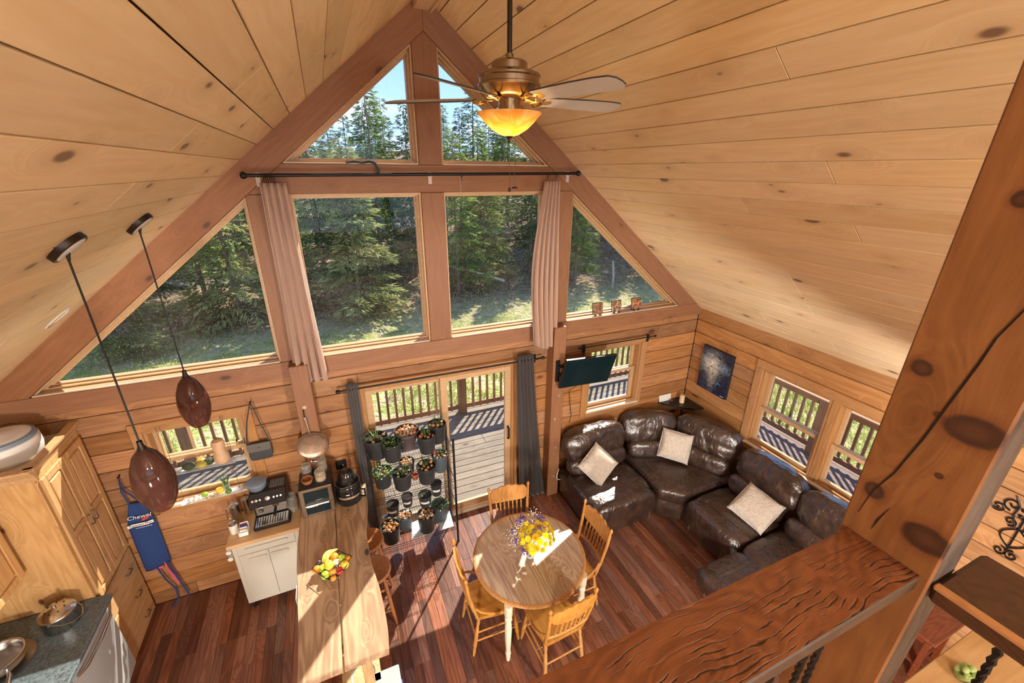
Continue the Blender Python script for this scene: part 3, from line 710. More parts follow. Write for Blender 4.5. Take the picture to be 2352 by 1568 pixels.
# ------------------------------------------------------------------ pendants and recessed lights
def pendant(x, y, zt, zb, label):
    t = thing('pendant_lamp', label, 'pendant lamp', (x, y, zb), group=None)
    zc = roofz(x)-zb; th = math.atan(SL)
    M_ = Matrix.Translation((0, 0, zc-.012)) @ Matrix.Rotation(-th, 4, 'Y')
    c = B().lathe([(0, -.032), (.073, -.032), (.076, -.028), (.076, .012), (0, .012)], 28, M=M_).build('canopy', 'bronze_dark', t)
    B().lathe([(0, -.0345), (.060, -.0345), (.063, -.0322)], 28, M=M_).build('canopy_plate', 'white_plate', c)
    B().tube([(0, 0, zc-.01), (.004, 0, zc-.05), (0, 0, zc-.08)], [.010, .009, .005], 8).build('swivel', 'bronze_dark', t)
    B().tube([(0, 0, zc-.07), (0, 0, (zt-zb)+.03)], .0042, 8).build('cord', 'cord_black', t)
    H = zt-zb
    B().lathe([(.011, H+.045), (.013, H+.02), (.022, H-.005), (.040, H-.03), (.034, H-.034), (.012, H+.0)], 20).build('socket_cap', 'bronze_dark', t)
    prof = [(.020, H), (.050, H-.035), (.076, H-.10), (.088, H-.17), (.087, H-.225), (.074, H-.29), (.055, H-.335), (.042, H-.355)]
    B().lathe(prof+[(r-.004, z) for r, z in prof[::-1]], 32).build('glass_shade', 'amber_shade', t)
    B().lathe([(0, H-.13), (.018, H-.12), (.026, H-.09), (.018, H-.055), (.012, H-.04), (0, H-.04)], 14).build('bulb', 'bulb_off', t)
plain('bulb_off', (.8, .78, .72), .3)
pendant(-1.92, -1.915, 2.885, 2.53, 'amber-brown blown glass pendant lamp hanging nearer the loft rail')
pendant(-1.915, -1.13, 2.90, 2.545, 'amber-brown blown glass pendant lamp hanging nearer the gable windows')
def can_light(x, y, label):
    th = math.atan(SL); s = 1 if x > 0 else -1
    t = thing('recessed_light', label, 'ceiling light', (x, y, roofz(x)-.014)); t.rotation_euler = (0, s*th, 0)
    B().lathe([(.088, -.012), (.098, -.006), (.098, 0), (.074, -.002), (.074, -.008)], 32).build('trim_ring', 'white_plate', t)
    B().lathe([(0, .0), (.074, -.001)], 32).build('baffle', 'black_plastic', t)
can_light(-2.71, -.47, 'dark recessed ceiling light with a pale ring low on the left slope')

# ------------------------------------------------------------------ curtains and rods
def curtain(name, label, xt, xb, zt, zb, y, folds, mat, amp=.028, bulge=0, rag=.0, seed=0):
    t = thing(name, label, 'curtain', ((xb[0]+xb[1])/2, y, zb))
    cx, cz = (xb[0]+xb[1])/2, zb
    def fn(u, v):
        e = v**1.3
        x0 = xt[0]+(xb[0]-xt[0])*e - bulge*math.sin(PI*v)**1.2; x1 = xt[1]+(xb[1]-xt[1])*e
        ph = folds*2*PI*u
        a = amp*(.55+.45*v)
        x = x0+(x1-x0)*u+.010*math.sin(ph*2+seed+v*2)*v
        yy = a*math.sin(ph+.6*math.sin(3*v+seed))+.012*noise.noise(Vector((u*4, v*3, seed)))
        z = zt+(zb-zt)*v+rag*math.sin(u*5+seed)*v
        return (x-cx, yy, z-cz)
    o = B().grid(fn, folds*14, 40).build('fabric', mat, t)
    m = o.modifiers.new('thick', 'SOLIDIFY'); m.thickness = .004
    def hem(u, v):
        p = Vector(fn(u, .965+.035*v)); p.y -= .0035; return p
    B().grid(hem, folds*14, 2).build('hem', mat, t)
    return t
def rod(label, x0, x1, y, z0, z1, r, brackets, mat='black_metal', ringxs=(), wall=-.03, bw='white_bracket'):
    t = thing('curtain_rod', label, 'curtain rod', ((x0+x1)/2, y, (z0+z1)/2)); cx, cz = (x0+x1)/2, (z0+z1)/2
    zz = lambda x: z0+(z1-z0)*(x-x0)/(x1-x0)-cz
    B().cyl((x0-cx, 0, zz(x0)), (x1-cx, 0, zz(x1)), r, n=10).build('rod', mat, t)
    for x in (x0, x1):
        s = -1 if x == x0 else 1
        B().lathe([(0, 0), (r*1.3, .004), (r*1.8, .016), (r*2.1, .03), (r*1.5, .045), (0, .052)], 14, M=Matrix.Translation((x-cx, 0, zz(x))) @ Matrix.Rotation(s*PI/2, 4, 'Y')).build('finial', mat, t)
    for x in brackets:
        B().box(x-cx-.017, x-cx+.017, wall-y-.014, wall-y, zz(x)-.085, zz(x)+.018, .003).box(x-cx-.008, x-cx+.008, .0, wall-y-.006, zz(x)-.020, zz(x)-.012, .002).build('bracket', bw, t, False)
    for x in ringxs:
        b = B(); b.tube([(x-cx+.003*math.sin(k), .021*math.cos(2*PI*k/14), zz(x)-.008+.021*math.sin(2*PI*k/14)) for k in range(14)], .0028, 5, closed=True)
        b.tube([(x-cx, 0, zz(x)-.029), (x-cx+.004, 0, zz(x)-.05), (x-cx, 0, zz(x)-.06)], .002, 5)
        b.build('ring', mat, t)
    return t
plain('white_bracket', (.60, .50, .42), .5)
rod('long black curtain rod across the tie beam under the peak windows', -1.465, 1.485, -.115, 4.080, 4.108, .0135, (-1.405, -.02, 1.43),
    ringxs=(-1.36, -1.345, -1.33, -1.315, -1.30, -1.285, .26, 1.16, 1.26))
curtain('window_curtain', 'long beige curtain gathered at the left of the big gable windows', (-1.395, -1.205), (-1.435, -1.155), 4.025, 2.262, -.115, 4, 'curtain_beige', .042)
curtain('window_curtain', 'long beige curtain twisted open at the right of the big gable windows', (1.130, 1.300), (1.055, 1.335), 4.035, 2.235, -.115, 5, 'curtain_beige', .044, bulge=.085, rag=.03, seed=2)
rod('dark curtain rod over the sliding glass door', -1.055, 1.165, -.095, 2.088, 2.072, .010, (-.97, 1.12), wall=-.005, bw='black_metal')
curtain('door_curtain', 'dark brown curtain bunched at the wall between kettle and sliding door', (-1.005, -.895), (-.985, -.905), 2.16, .04, -.095, 4, 'curtain_dark', .022, seed=1)
curtain('door_curtain', 'dark brown curtain bunched between the sliding door and the television post', (.850, 1.060), (.93, 1.29), 2.15, .03, -.095, 5, 'curtain_dark', .036, seed=4)
rod('slim dark curtain rod above the window behind the sofa', 1.745, 2.86, -.075, 2.098, 2.094, .007, (1.80, 2.80), wall=-.028, bw='black_metal')

# ------------------------------------------------------------------ sectional sofa
def sofa():
    t = thing('sectional_sofa', 'dark brown leather reclining sectional sofa wrapping the corner under the windows', 'sofa', (2.56, -1.03, 0))
    ox, oy = 2.6, -1.0
    def P(nm, c, size, k=5, wr=.006, M=None, n=18, seed=0, mat='leather'):
        cc = Vector((c[0]-ox, c[1]-oy, c[2])); MM = Matrix.Translation(cc) @ (M if M is not None else Matrix())
        return B().puff((0, 0, 0), size, k, n, wr, 7, MM, seed).build(nm, mat, t, angle=180)
    def seam(pts, par, off=.0):
        b = B()
        for d in (-.006, .006):
            b.tube([(p[0]-ox+d*p[3] if len(p) > 3 else p[0]-ox+d, p[1]-oy, p[2]) for p in pts], .0022, 5)
        b.build('stitch_seam', 'stitching', par)
    RX = lambda a: Matrix.Rotation(math.radians(a), 4, 'X'); RZ_ = lambda a: Matrix.Rotation(math.radians(a), 4, 'Z'); RY = lambda a: Matrix.Rotation(math.radians(a), 4, 'Y')
    # --- unit on the back wall, x 1.50..2.42, faces -y
    P('base', (1.96, -.50, .20), (.90, .86, .34), 12, 0, mat='sofa_leather_side')
    P('seat_cushion', (1.96, -.62, .375), (.92, .78, .23), 4.2, .008, seed=1)
    P('seat_front', (1.96, -.935, .265), (.92, .26, .44), 4, .007, seed=2)
    P('lumbar', (1.96, -.33, .58), (.88, .24, .26), 3.5, .008, RX(-12), seed=3)
    P('back_cushion', (1.96, -.215, .80), (.94, .30, .45), 3.2, .018, RX(-14), seed=4)
    # --- corner wedge
    poly = [(2.43, -1.02), (2.44, -.12), (2.72, -.06), (3.60, -.06), (3.62, -.95), (3.56, -1.24), (2.66, -1.24)]
    def wedge(nm, z0, z1, sc, seed):
        cx = sum(p[0] for p in poly)/7; cy = sum(p[1] for p in poly)/7
        pl = [(cx+(p[0]-cx)*sc-ox, cy+(p[1]-cy)*sc-oy) for p in poly]
        b = B().prism(pl, 2, z0, z1)
        bmesh.ops.bevel(b.bm, geom=[e for e in b.bm.edges], offset=.055, segments=4, profile=.5, affect='EDGES', clamp_overlap=True)
        return b.build(nm, 'leather', t, angle=60)
    wedge('base', .03, .36, .985, 0); wedge('seat_cushion', .28, .485, 1.0, 1)
    P('lumbar', (2.80, -.40, .58), (.66, .22, .26), 3.5, .007, RZ_(-20) @ RX(-10), seed=5)
    P('lumbar', (3.28, -.86, .58), (.66, .22, .26), 3.5, .007, RZ_(-66) @ RX(-10), seed=6)
    P('back_cushion', (2.855, -.225, .80), (.80, .30, .48), 3.2, .016, RZ_(-21) @ RX(-13), seed=7)
    P('back_cushion', (3.43, -.74, .80), (.86, .30, .48), 3.2, .018, RZ_(-66) @ RX(-13), seed=8)
    # --- unit on the right wall, y -1.26..-2.00, faces -x
    P('base', (3.15, -1.64, .20), (.90, .72, .34), 12, 0, mat='sofa_leather_side')
    P('seat_cushion', (3.02, -1.64, .375), (.80, .74, .23), 4.2, .008, seed=9)
    P('seat_front', (2.715, -1.64, .285), (.26, .74, .42), 4, .006, seed=10)
    P('lumbar', (3.33, -1.64, .57), (.24, .70, .25), 3.5, .008, RY(12), seed=11)
    P('back_cushion', (3.475, -1.66, .80), (.31, .80, .47), 3.2, .020, RY(14), seed=12)
    # --- reclined unit with the footrest out, y -2.03..-2.78
    P('base', (3.20, -2.40, .20), (.86, .72, .34), 12, 0, mat='sofa_leather_side')
    P('seat_cushion', (2.98, -2.40, .385), (.84, .76, .23), 4.2, .008, seed=13)
    P('footrest', (2.36, -2.40, .39), (.66, .75, .15), 4, .008, seed=14)
    P('footrest_end', (2.10, -2.40, .345), (.24, .75, .25), 3.4, .006, seed=15)
    P('lumbar', (3.31, -2.40, .56), (.24, .70, .25), 3.5, .008, RY(14), seed=16)
    P('back_cushion', (3.455, -2.40, .80), (.31, .72, .48), 3.0, .022, RY(14), seed=17)
    # stitched seams
    for c in [x for x in t.children]: pass
    def strip(pts, name='stitch_seam'):
        b = B(); b.tube([(p[0]-ox, p[1]-oy, p[2]) for p in pts], .0028, 5); b.build(name, 'stitching', t)
    for x in (1.66, 2.29):
        for d in (0, .014): strip([(x+d, -.99-.06*math.sin(k/8*PI/2)-.0, .49-.36*(k/8)**1.6) if False else (x+d, -.80-.262*math.sin(PI/2*k/10), .483-.40*(1-math.cos(PI/2*k/10))) for k in range(11)])
    for y in (-1.42, -1.88):
        for d in (0, .014): strip([(2.83-.243*math.sin(PI/2*k/10), y+d, .490-.38*(1-math.cos(PI/2*k/10))) for k in range(11)])
    for d in (0, .014):
        strip([(2.72-.02*k, -2.22+d, .4655) for k in range(26)])
        strip([(2.21-.232*math.sin(PI/2*k/10), -2.22+d, .472-.2*(1-math.cos(PI/2*k/10))) for k in range(11)])
        strip([(2.60+d, -1.00+.0*k, .488) if k < 0 else (2.56+.10*k/6+d, -1.02+.16*k, .489) for k in range(4)])
MATS['sofa_leather_side'] = MATS['leather']
sofa()
def pillow(loc, rot, label, s=.40):
    t = thing('throw_pillow', label, 'pillow', loc); t.rotation_euler = (Matrix.Rotation(rot[2], 4, 'Z') @ Matrix.Rotation(rot[0], 4, 'X') @ Matrix.Rotation(rot[1], 4, 'Z')).to_euler()
    def fn(u, v, sg):
        a, b = u*2-1, v*2-1
        e = (1-a**4)*(1-b**4); pin = 1-.09*(1-abs(a)**2.5)*abs(b)**3-.0
        px = a*s/2*(1-.09*(1-b*b)); py = b*s/2*(1-.09*(1-a*a))
        return (px, py, sg*(.010+.078*max(e, 0)**.55)+.004*noise.noise(Vector((a*5, b*5, sg))))
    bb = B(); bb.grid(lambda u, v: fn(u, v, 1), 16, 16); bb.grid(lambda u, v: fn(v, u, -1), 16, 16)
    bmesh.ops.remove_doubles(bb.bm, verts=bb.bm.verts[:], dist=.0005)
    bnd = [e for e in bb.bm.edges if e.is_boundary]
    if bnd:
        try: bmesh.ops.bridge_loops(bb.bm, edges=bnd)
        except Exception: pass
    bb.build('cover', 'fleece', t, angle=180)
    b = B(); b.tube([(math.copysign(1, math.cos(q))*min(abs(math.cos(q))*1.42, 1)*s/2*.955, math.copysign(1, math.sin(q))*min(abs(math.sin(q))*1.42, 1)*s/2*.93, 0) for q in [2*PI*k/40 for k in range(40)]], .007, 6, closed=True)
    b.build('edge_fringe', 'fleece', t)
D2 = math.radians
pillow((1.79, -.57, .68), (D2(56), D2(40), D2(-8)), 'cream fleece throw pillow on edge on the sunlit end of the sofa', .40)
pillow((2.95, -.67, .71), (D2(60), D2(-6), D2(-42)), 'cream fleece throw pillow leaning in the corner of the sofa')
pillow((3.06, -1.83, .62), (D2(36), D2(-14), D2(-70)), 'cream fleece throw pillow lying against the sofa seat below the side windows', .42)

# ------------------------------------------------------------------ dining table and chairs
def table():
    t = thing('round_dining_table', 'round oak pedestal-free dining table with cream turned legs', 'table', (.38, -1.505, 0))
    t['label'] = 'round oak dining table with a rolled edge and cream turned legs'
    R0 = .525
    for s in (-1, 1):
        pts = [(s*.002, -R0+.02)]+[(s*(R0-.02)*math.cos(a), (R0-.02)*math.sin(a)) for a in [(-90+180*k/32)*PI/180 for k in range(33)][1:-1]]+[(s*.002, R0-.02)]
        B().prism(pts if s > 0 else pts[::-1], 2, .722, .752, .0015).build('tabletop_half', 'oak_top', t, False)
    B().lathe([(R0-.022, .7525), (R0-.006, .754), (R0+.006, .748), (R0+.010, .738), (R0+.006, .726), (R0-.008, .718), (R0-.022, .722)], 64).build('rolled_edge', 'oak_golden', t)
    B().lathe([(.40, .722), (.40, .66), (.42, .66), (.42, .722)], 48).build('apron', 'cream_leg', t)
    prof = [(0, .722), (.036, .722), (.036, .60), (.030, .585), (.020, .575), (.033, .555), (.033, .54), (.021, .525), (.030, .48), (.032, .40), (.027, .25), (.021, .13), (.019, .12), (.026, .105), (.026, .09), (.018, .078), (.022, .05), (.016, .0), (0, 0)]
    for a in (45, 135, 225, 315): B().lathe(prof, 18, (.525*.98*math.cos(D2(a)), .525*.98*math.sin(D2(a)), 0) if False else (.37*math.copysign(1, math.cos(D2(a))), .37*math.copysign(1, math.sin(D2(a))), 0)).build('leg', 'cream_leg', t)
table()
def chair_parts(t):
    # seat, faces +y, origin on the floor under the seat centre
    pl = [(-.185, -.19), (.185, -.19), (.215, .05), (.20, .18), (.13, .215), (-.13, .215), (-.20, .18), (-.215, .05)]
    b = B().prism(pl, 2, .432, .458); bmesh.ops.bevel(b.bm, geom=b.bm.edges[:], offset=.009, segments=2, affect='EDGES', clamp_overlap=True); b.build('seat', 'oak_seat', t, angle=35)
    def turned(p0, p1, name, R=1.0):
        p0, p1 = Vector(p0), Vector(p1); prof = [(0, .010), (.05, .012), (.12, .016), (.2, .013), (.26, .018), (.5, .018), (.74, .016), (.8, .012), (.86, .017), (1, .014)]
        return B().tube([p0.lerp(p1, k) for k, _ in prof], [r*R for _, r in prof], 12).build(name, 'oak_golden', t)
    for s in (-1, 1):
        turned((s*.20, .215, 0), (s*.165, .165, .436), 'leg'); turned((s*.195, -.225, 0), (s*.17, -.16, .436), 'leg')
        # back post
        prof = [(.0, .013), (.08, .015), (.2, .014), (.26, .017), (.6, .016), (.86, .014), (.90, .010), (.93, .016), (.965, .017), (1, .006)]
        a, c = Vector((s*.185, -.165, .44)), Vector((s*.218, -.275, 1.02))
        B().tube([a.lerp(c, k)+Vector((0, -.018*math.sin(PI*k), 0)) for k, _ in prof], [r for _, r in prof], 12).build('back_post', 'oak_golden', t)
        B().tube([(s*.192, -.19, .60), (s*.212, -.15, .57), (s*.218, -.08, .525), (s*.212, -.01, .49), (s*.20, .05, .462)], [.009, .012, .013, .012, .009], 8).build('hip_brace', 'oak_golden', t)
        for z in (.17, .27):
            B().cyl((s*(.20-.035*z/.436), .215-.05*z/.436, z), (s*(.195-.025*z/.436), -.225+.065*z/.436, z), .0085, n=8).build('stretcher', 'oak_golden', t)
    for z in (.19, .29): B().cyl((-(.20-.035*z/.436), .215-.05*z/.436, z), (.20-.035*z/.436, .215-.05*z/.436, z), .0085, n=8).build('stretcher', 'oak_golden', t)
    B().cyl((-.185, -.195, .22), (.185, -.195, .22), .0085, n=8).build('stretcher', 'oak_golden', t)
    # pressed crest panel with scalloped top, curved in plan
    def by(x, z): return -.165-.11*(z-.44)/.58-.02*math.sin(PI*(z-.44)/.58)-.028*(1-(x/.21)**2)
    n = 36; top = []; bot = []
    for k in range(n+1):
        u = k/n*2-1; x = u*.205
        zt = .965+.030*(1-abs(u)**1.6)+.007*math.cos(u*PI*5)+(.0 if abs(u) < .93 else -.03*(abs(u)-.93)/.07)
        zb = .800+.028*abs(u)**2.5+(.035*max(0, (abs(u)-.82)/.18))
        top.append((x, zt)); bot.append((x, zb))
    bb = B(); rows = []
    for k in range(n+1):
        x, zt = top[k]; _, zb = bot[k]; col = []
        for j in range(7):
            z = zb+(zt-zb)*j/6; y = by(x, z); col.append((bb.bm.verts.new((x, y-.008, z)), bb.bm.verts.new((x, y+.008, z))))
        rows.append(col)
    for k in range(n):
        for j in range(6):
            for q in (0, 1):
                f = (rows[k][j][q], rows[k+1][j][q], rows[k+1][j+1][q], rows[k][j+1][q]); bb.bm.faces.new(f if q else f[::-1])
        for j in (0, 6): bb.bm.faces.new((rows[k][j][0], rows[k][j][1], rows[k+1][j][1], rows[k+1][j][0]))
    for k in (0, n):
        for j in range(6): bb.bm.faces.new((rows[k][j][0], rows[k][j+1][0], rows[k][j+1][1], rows[k][j][1]))
    bmesh.ops.recalc_face_normals(bb.bm, faces=bb.bm.faces[:])
    bb.build('crest_panel', 'oak_golden', t, angle=50)
    B().tube([(x, by(x, .60), .60+.012*(1-abs(x)/.2)) for x in [-.196+.392*k/12 for k in range(13)]], [.012]*13, 8).build('lower_rail', 'oak_golden', t)
    for k in range(7):
        x = -.135+.27*k/6; p0 = Vector((x, by(x, .60), .605)); p1 = Vector((x*1.03, by(x, .81), .815))
        prof = [(0, .006), (.2, .010), (.35, .006), (.5, .011), (.65, .006), (.8, .010), (1, .006)]
        B().tube([p0.lerp(p1, q) for q, _ in prof], [r for _, r in prof], 8).build('spindle', 'oak_golden', t)
MATS['oak_seat'] = wood('oak_seat', (.64, .33, .10), (.46, .21, .05), (.2, .08, .03), 1, 2.2, 0, 1.6, .3, .06, .06, .4, coat=.2)
c0 = thing('dining_chair', 'pressed-back oak dining chair at the table, between table and bar slab', 'chair', (-.035, -1.535, 0), -PI/2-.04, 'chairs round the dining table')
chair_parts(c0)
dup(c0, (.825, -1.555, 0), PI/2+.02, label='pressed-back oak dining chair at the table, between table and sofa')
dup(c0, (.405, -1.105, 0), PI-.15, label='pressed-back oak dining chair at the table, backing onto the sliding door')
dup(c0, (.41, -1.955, 0), .05, label='pressed-back oak dining chair with its back towards the cracked loft handrail')

# ------------------------------------------------------------------ live-edge bar and stools
def bar():
    t = thing('bar_table', 'tall bar table of two live-edge wood slabs with a dark gap between', 'table', (-1.28, -1.1, 0))
    def slab(xl, xr, wl, wr, seed):
        n = 30; y0, y1 = -2.045, -.19; L_, R_ = [], []
        for k in range(n+1):
            y = y0+(y1-y0)*k/n
            L_.append((xl+wl*(.022*math.sin(y*3.1+seed)+.010*noise.noise(Vector((y*4, seed, 0)))), y)); R_.append((xr+wr*(.030*math.sin(y*4.2+seed)+.012*noise.noise(Vector((y*4, seed, 5)))), y))
        pl = [(x+1.28, y+1.1) for x, y in L_[::-1]]+[(x+1.28, y+1.1) for x, y in R_]
        return B().prism(pl, 2, .955, 1.0, .004).build('slab', 'bar_slab', t, False)
    slab(-1.578, -1.279, 1, 0, 1.2); slab(-1.268, -.985, 0, 1, 2.7)
    for y in (-1.86, -.40):
        for x in (-1.50, -1.14): B().box(x+1.28-.035, x+1.28+.035, y+1.1-.035, y+1.1+.035, 0, .955, .006).build('leg', 'bar_leg', t, False)
        B().box(-.20, .12, y+1.1-.022, y+1.1+.022, .88, .955, .004).build('cross_rail', 'bar_leg', t, False)
    B().box(-.07, -.03, -.72, .66, .30, .36, .004).build('foot_rail', 'bar_leg', t, False)
MATS['bar_leg'] = wood('bar_leg', (.60, .42, .22), (.44, .27, .12), (.1, .06, .04), 2, 1.4, .06, 1.8, .55, .08, .1, .3)
bar()
def stool_parts(t):
    B().lathe([(0, .672), (.12, .668), (.155, .676), (.168, .668), (.170, .652), (.155, .638), (0, .636)], 32).build('seat', 'stool_wood', t)
    for k, a in enumerate((50, 140, 230, 320)):
        p0 = Vector((.19*math.cos(D2(a)), .19*math.sin(D2(a)), 0)); p1 = Vector((.11*math.cos(D2(a)), .11*math.sin(D2(a)), .64))
        prof = [(0, .011), (.15, .016), (.5, .018), (.8, .015), (1, .012)]
        B().tube([p0.lerp(p1, q) for q, _ in prof], [r for _, r in prof], 10).build('leg', 'stool_wood', t)
        a2 = a+90; q = (.20, .32)[k % 2]/.64; ra = .19-.08*q
        B().cyl((ra*math.cos(D2(a)), ra*math.sin(D2(a)), .64*q), (ra*math.cos(D2(a2)), ra*math.sin(D2(a2)), .64*q), .009, n=8).build('rung', 'stool_wood', t)
wood('stool_wood', (.44, .19, .075), (.30, .11, .04), (.1, .05, .03), 2, 2, 0, 1.6, .35, .1, .05, .3, coat=.2)
s0 = thing('bar_stool', 'round-seated wooden bar stool tucked under the bar beside the fruit basket', 'stool', (-1.015, -1.03, 0), 0, 'stools along the bar'); stool_parts(s0)
dup(s0, (-1.035, -.655, 0), .4, label='round-seated wooden bar stool tucked under the bar next to the plant rack')
# ------------------------------------------------------------------ kitchen
def leafmat(name, c1, c2, tr=.35, vscale=.8):
    m, N, L, b = newmat(name); N.remove(b); out = N['Material Output']; tc = N.new('ShaderNodeTexCoord'); oi = N.new('ShaderNodeObjectInfo')
    n = N.new('ShaderNodeTexNoise'); n.inputs['Scale'].default_value = vscale; n.inputs['Detail'].default_value = 4; L.new(tc.outputs['Object'], n.inputs[0])
    r = N.new('ShaderNodeValToRGB'); L.new(n.outputs[0], r.inputs[0]); r.color_ramp.elements[0].position = .32; r.color_ramp.elements[0].color = (*c1, 1); r.color_ramp.elements[1].position = .7; r.color_ramp.elements[1].color = (*c2, 1)
    hs = N.new('ShaderNodeHueSaturation'); L.new(r.outputs[0], hs.inputs['Color']); mr = N.new('ShaderNodeMapRange'); mr.inputs[3].default_value = .75; mr.inputs[4].default_value = 1.3; L.new(oi.outputs['Random'], mr.inputs[0]); L.new(mr.outputs[0], hs.inputs['Value'])
    d = N.new('ShaderNodeBsdfDiffuse'); t = N.new('ShaderNodeBsdfTranslucent'); L.new(hs.outputs[0], d.inputs[0]); L.new(hs.outputs[0], t.inputs[0]); mx = N.new('ShaderNodeMixShader'); mx.inputs[0].default_value = tr; L.new(d.outputs[0], mx.inputs[1]); L.new(t.outputs[0], mx.inputs[2]); L.new(mx.outputs[0], out.inputs[0])
def text_mesh(body, size, ext=.0008, align='CENTER', shear=0):
    cu = bpy.data.curves.new('lettering', 'FONT'); cu.body = body; cu.size = size; cu.extrude = ext; cu.align_x = align; cu.align_y = 'CENTER'; cu.shear = shear; cu.resolution_u = 3
    ob = bpy.data.objects.new('lettering', cu); COL.objects.link(ob); dg = bpy.context.evaluated_depsgraph_get()
    me = bpy.data.meshes.new_from_object(ob.evaluated_get(dg)); bpy.data.objects.remove(ob); bpy.data.curves.remove(cu)
    return me
def lettering(body, size, mat, parent, M, ext=.0008, shear=0):
    me = text_mesh(body, size, ext, shear=shear); me.materials.clear(); me.materials.append(MATS[mat]); me.transform(M)
    return link('lettering', me, parent)
plain('pewter', (.16, .15, .14), .35, .9)
plain('granite', (.10, .13, .14), .3, var=.55, vscale=70)
plain('plastic_offwhite', (.78, .75, .70), .45); plain('plastic_slate', (.20, .26, .32), .4)
plain('fabric_navy', (.020, .055, .20), .85, bump=.3, bscale=220); plain('print_white', (.85, .84, .80), .7); plain('print_red', (.62, .06, .05), .7); plain('print_dark', (.10, .08, .05), .7); plain('cloth_pink', (.72, .12, .22), .85)
def panel_door(t, nm, y0, y1, z0, z1, x, splits, w=.055, mat='pine_cab'):
    """frame-and-panel front on the plane x, facing +x; splits = rail heights between panels"""
    zs = [z0]+splits+[z1]; b = B()
    b.box(x, x+.020, y0, y0+w, z0, z1, .003).box(x, x+.020, y1-w, y1, z0, z1, .003)
    for i, z in enumerate(zs):
        a, c = (z, z+w) if i == 0 else ((z-w, z) if i == len(zs)-1 else (z-w/2, z+w/2))
        b.box(x, x+.020, y0+w, y1-w, a, c, .003)
    d = b.build(nm, mat, t, False)
    for i in range(len(zs)-1):
        a = zs[i]+(w if i == 0 else w/2); c = zs[i+1]-(w if i == len(zs)-2 else w/2)
        B().box(x-.002, x+.004, y0+w, y1-w, a, c).box(x, x+.017, y0+w+.014, y1-w-.014, a+.014, c-.014, .016).build('panel', mat, d, False)
    return d
def bar_pull(par, p0, p1, out=(.03, 0, 0), r=.0045, mat='pewter'):
    p0, p1, o = Vector(p0), Vector(p1), Vector(out)
    return B().tube([p0, p0+o*.7, p0+o+(p1-p0)*.08, p1+o-(p1-p0)*.08, p1+o*.7, p1], r, 8).build('handle', mat, par)
def pantry():
    X = -3.10; t = thing('pantry_cabinet', 'tall honey-pine pantry cabinet with raised-panel doors and three drawers', 'cabinet', (X, -.33, 0)); Y0, Y1 = -.315, .318
    B().box(-.585, -.021, Y0, Y1, .0, 2.10, .002).build('body', 'pine_cab', t, False)
    B().box(-.021, -.001, Y0, Y0+.045, 0, 2.10, .002).box(-.021, -.001, Y1-.045, Y1, 0, 2.10, .002).box(-.021, -.001, Y0+.045, Y1-.045, 2.03, 2.10, .002).box(-.021, -.001, Y0+.045, Y1-.045, .82, .86, .002).box(-.021, -.001, Y0+.045, Y1-.045, 0, .03, .002).build('face_frame', 'pine_cab', t, False)
    prof = [(0, 2.085), (.012, 2.085), (.020, 2.105), (.024, 2.125), (.050, 2.165), (.058, 2.178), (.060, 2.195), (0, 2.195)]
    b = B(); b.prism([(-.022+x, z) for x, z in prof], 1, Y0-.02, Y1)
    b.prism([(Y0+.002-x, z) for x, z in prof], 0, -.585, .03)
    b.build('crown_molding', 'pine_cab_h', t, False)
    B().box(-.575, -.03, Y0+.02, Y1-.01, 2.10, 2.112).build('top_board', 'pine_pale', t, False)
    mid = (Y0+Y1)/2
    for a, c, hy in ((Y0+.03, mid-.002, mid-.03), (mid+.002, Y1-.03, mid+.03)):
        d = panel_door(t, 'door', a, c, .850, 2.06, 0, [1.49]); bar_pull(d, (.02, hy, 1.41), (.02, hy, 1.50))
    for z0, z1 in ((.565, .825), (.275, .555), (.03, .265)):
        d = B().box(0, .020, Y0+.03, Y1-.03, z0, z1, .006).build('drawer', 'pine_cab_h', t, False)
        zc = (z0+z1)/2; bar_pull(d, (.02, mid+.05+.02, zc), (.02, mid+.15, zc))
plain('pine_pale', (.62, .52, .42), .6)
pantry()
def dehydrator():
    t = thing('food_dehydrator', 'round off-white food dehydrator with slate rim on top of the pantry', 'appliance', (-3.375, -.30, 2.114))
    B().lathe([(0, 0), (.185, 0), (.19, .012), (.20, .03), (.203, .085), (.196, .09)], 40).build('base', 'plastic_offwhite', t)
    B().lathe([(.194, .088), (.200, .092), (.196, .15), (.186, .155)], 40).build('tray_ring', 'plastic_offwhite', t)
    B().lathe([(.186, .153), (.192, .158), (.186, .178), (.168, .186), (.165, .18)], 40).build('rim_band', 'plastic_slate', t)
    l = B().lathe([(0, .205), (.05, .206), (.06, .20), (.12, .196), (.152, .19), (.167, .182), (.16, .178), (0, .178)], 40).build('lid', 'plastic_offwhite', t)
    B().box(-.008, .008, -.022, .022, .206, .214, .003).build('vent_slot', 'plastic_slate', l, False)
    B().tube([(.185, .10, .006), (.235, .16, .006), (.24, .24, .005), (.175, .27, .005)], .004, 6).build('power_cord', 'plastic_offwhite', t)
dehydrator()
tag(B().box(-3.66, -3.17, -.625, -.06, 2.1122, 2.1138).build('paper_liner', 'pine_pale', smooth=False), 'sheet of pale paper under the food dehydrator', 'paper')
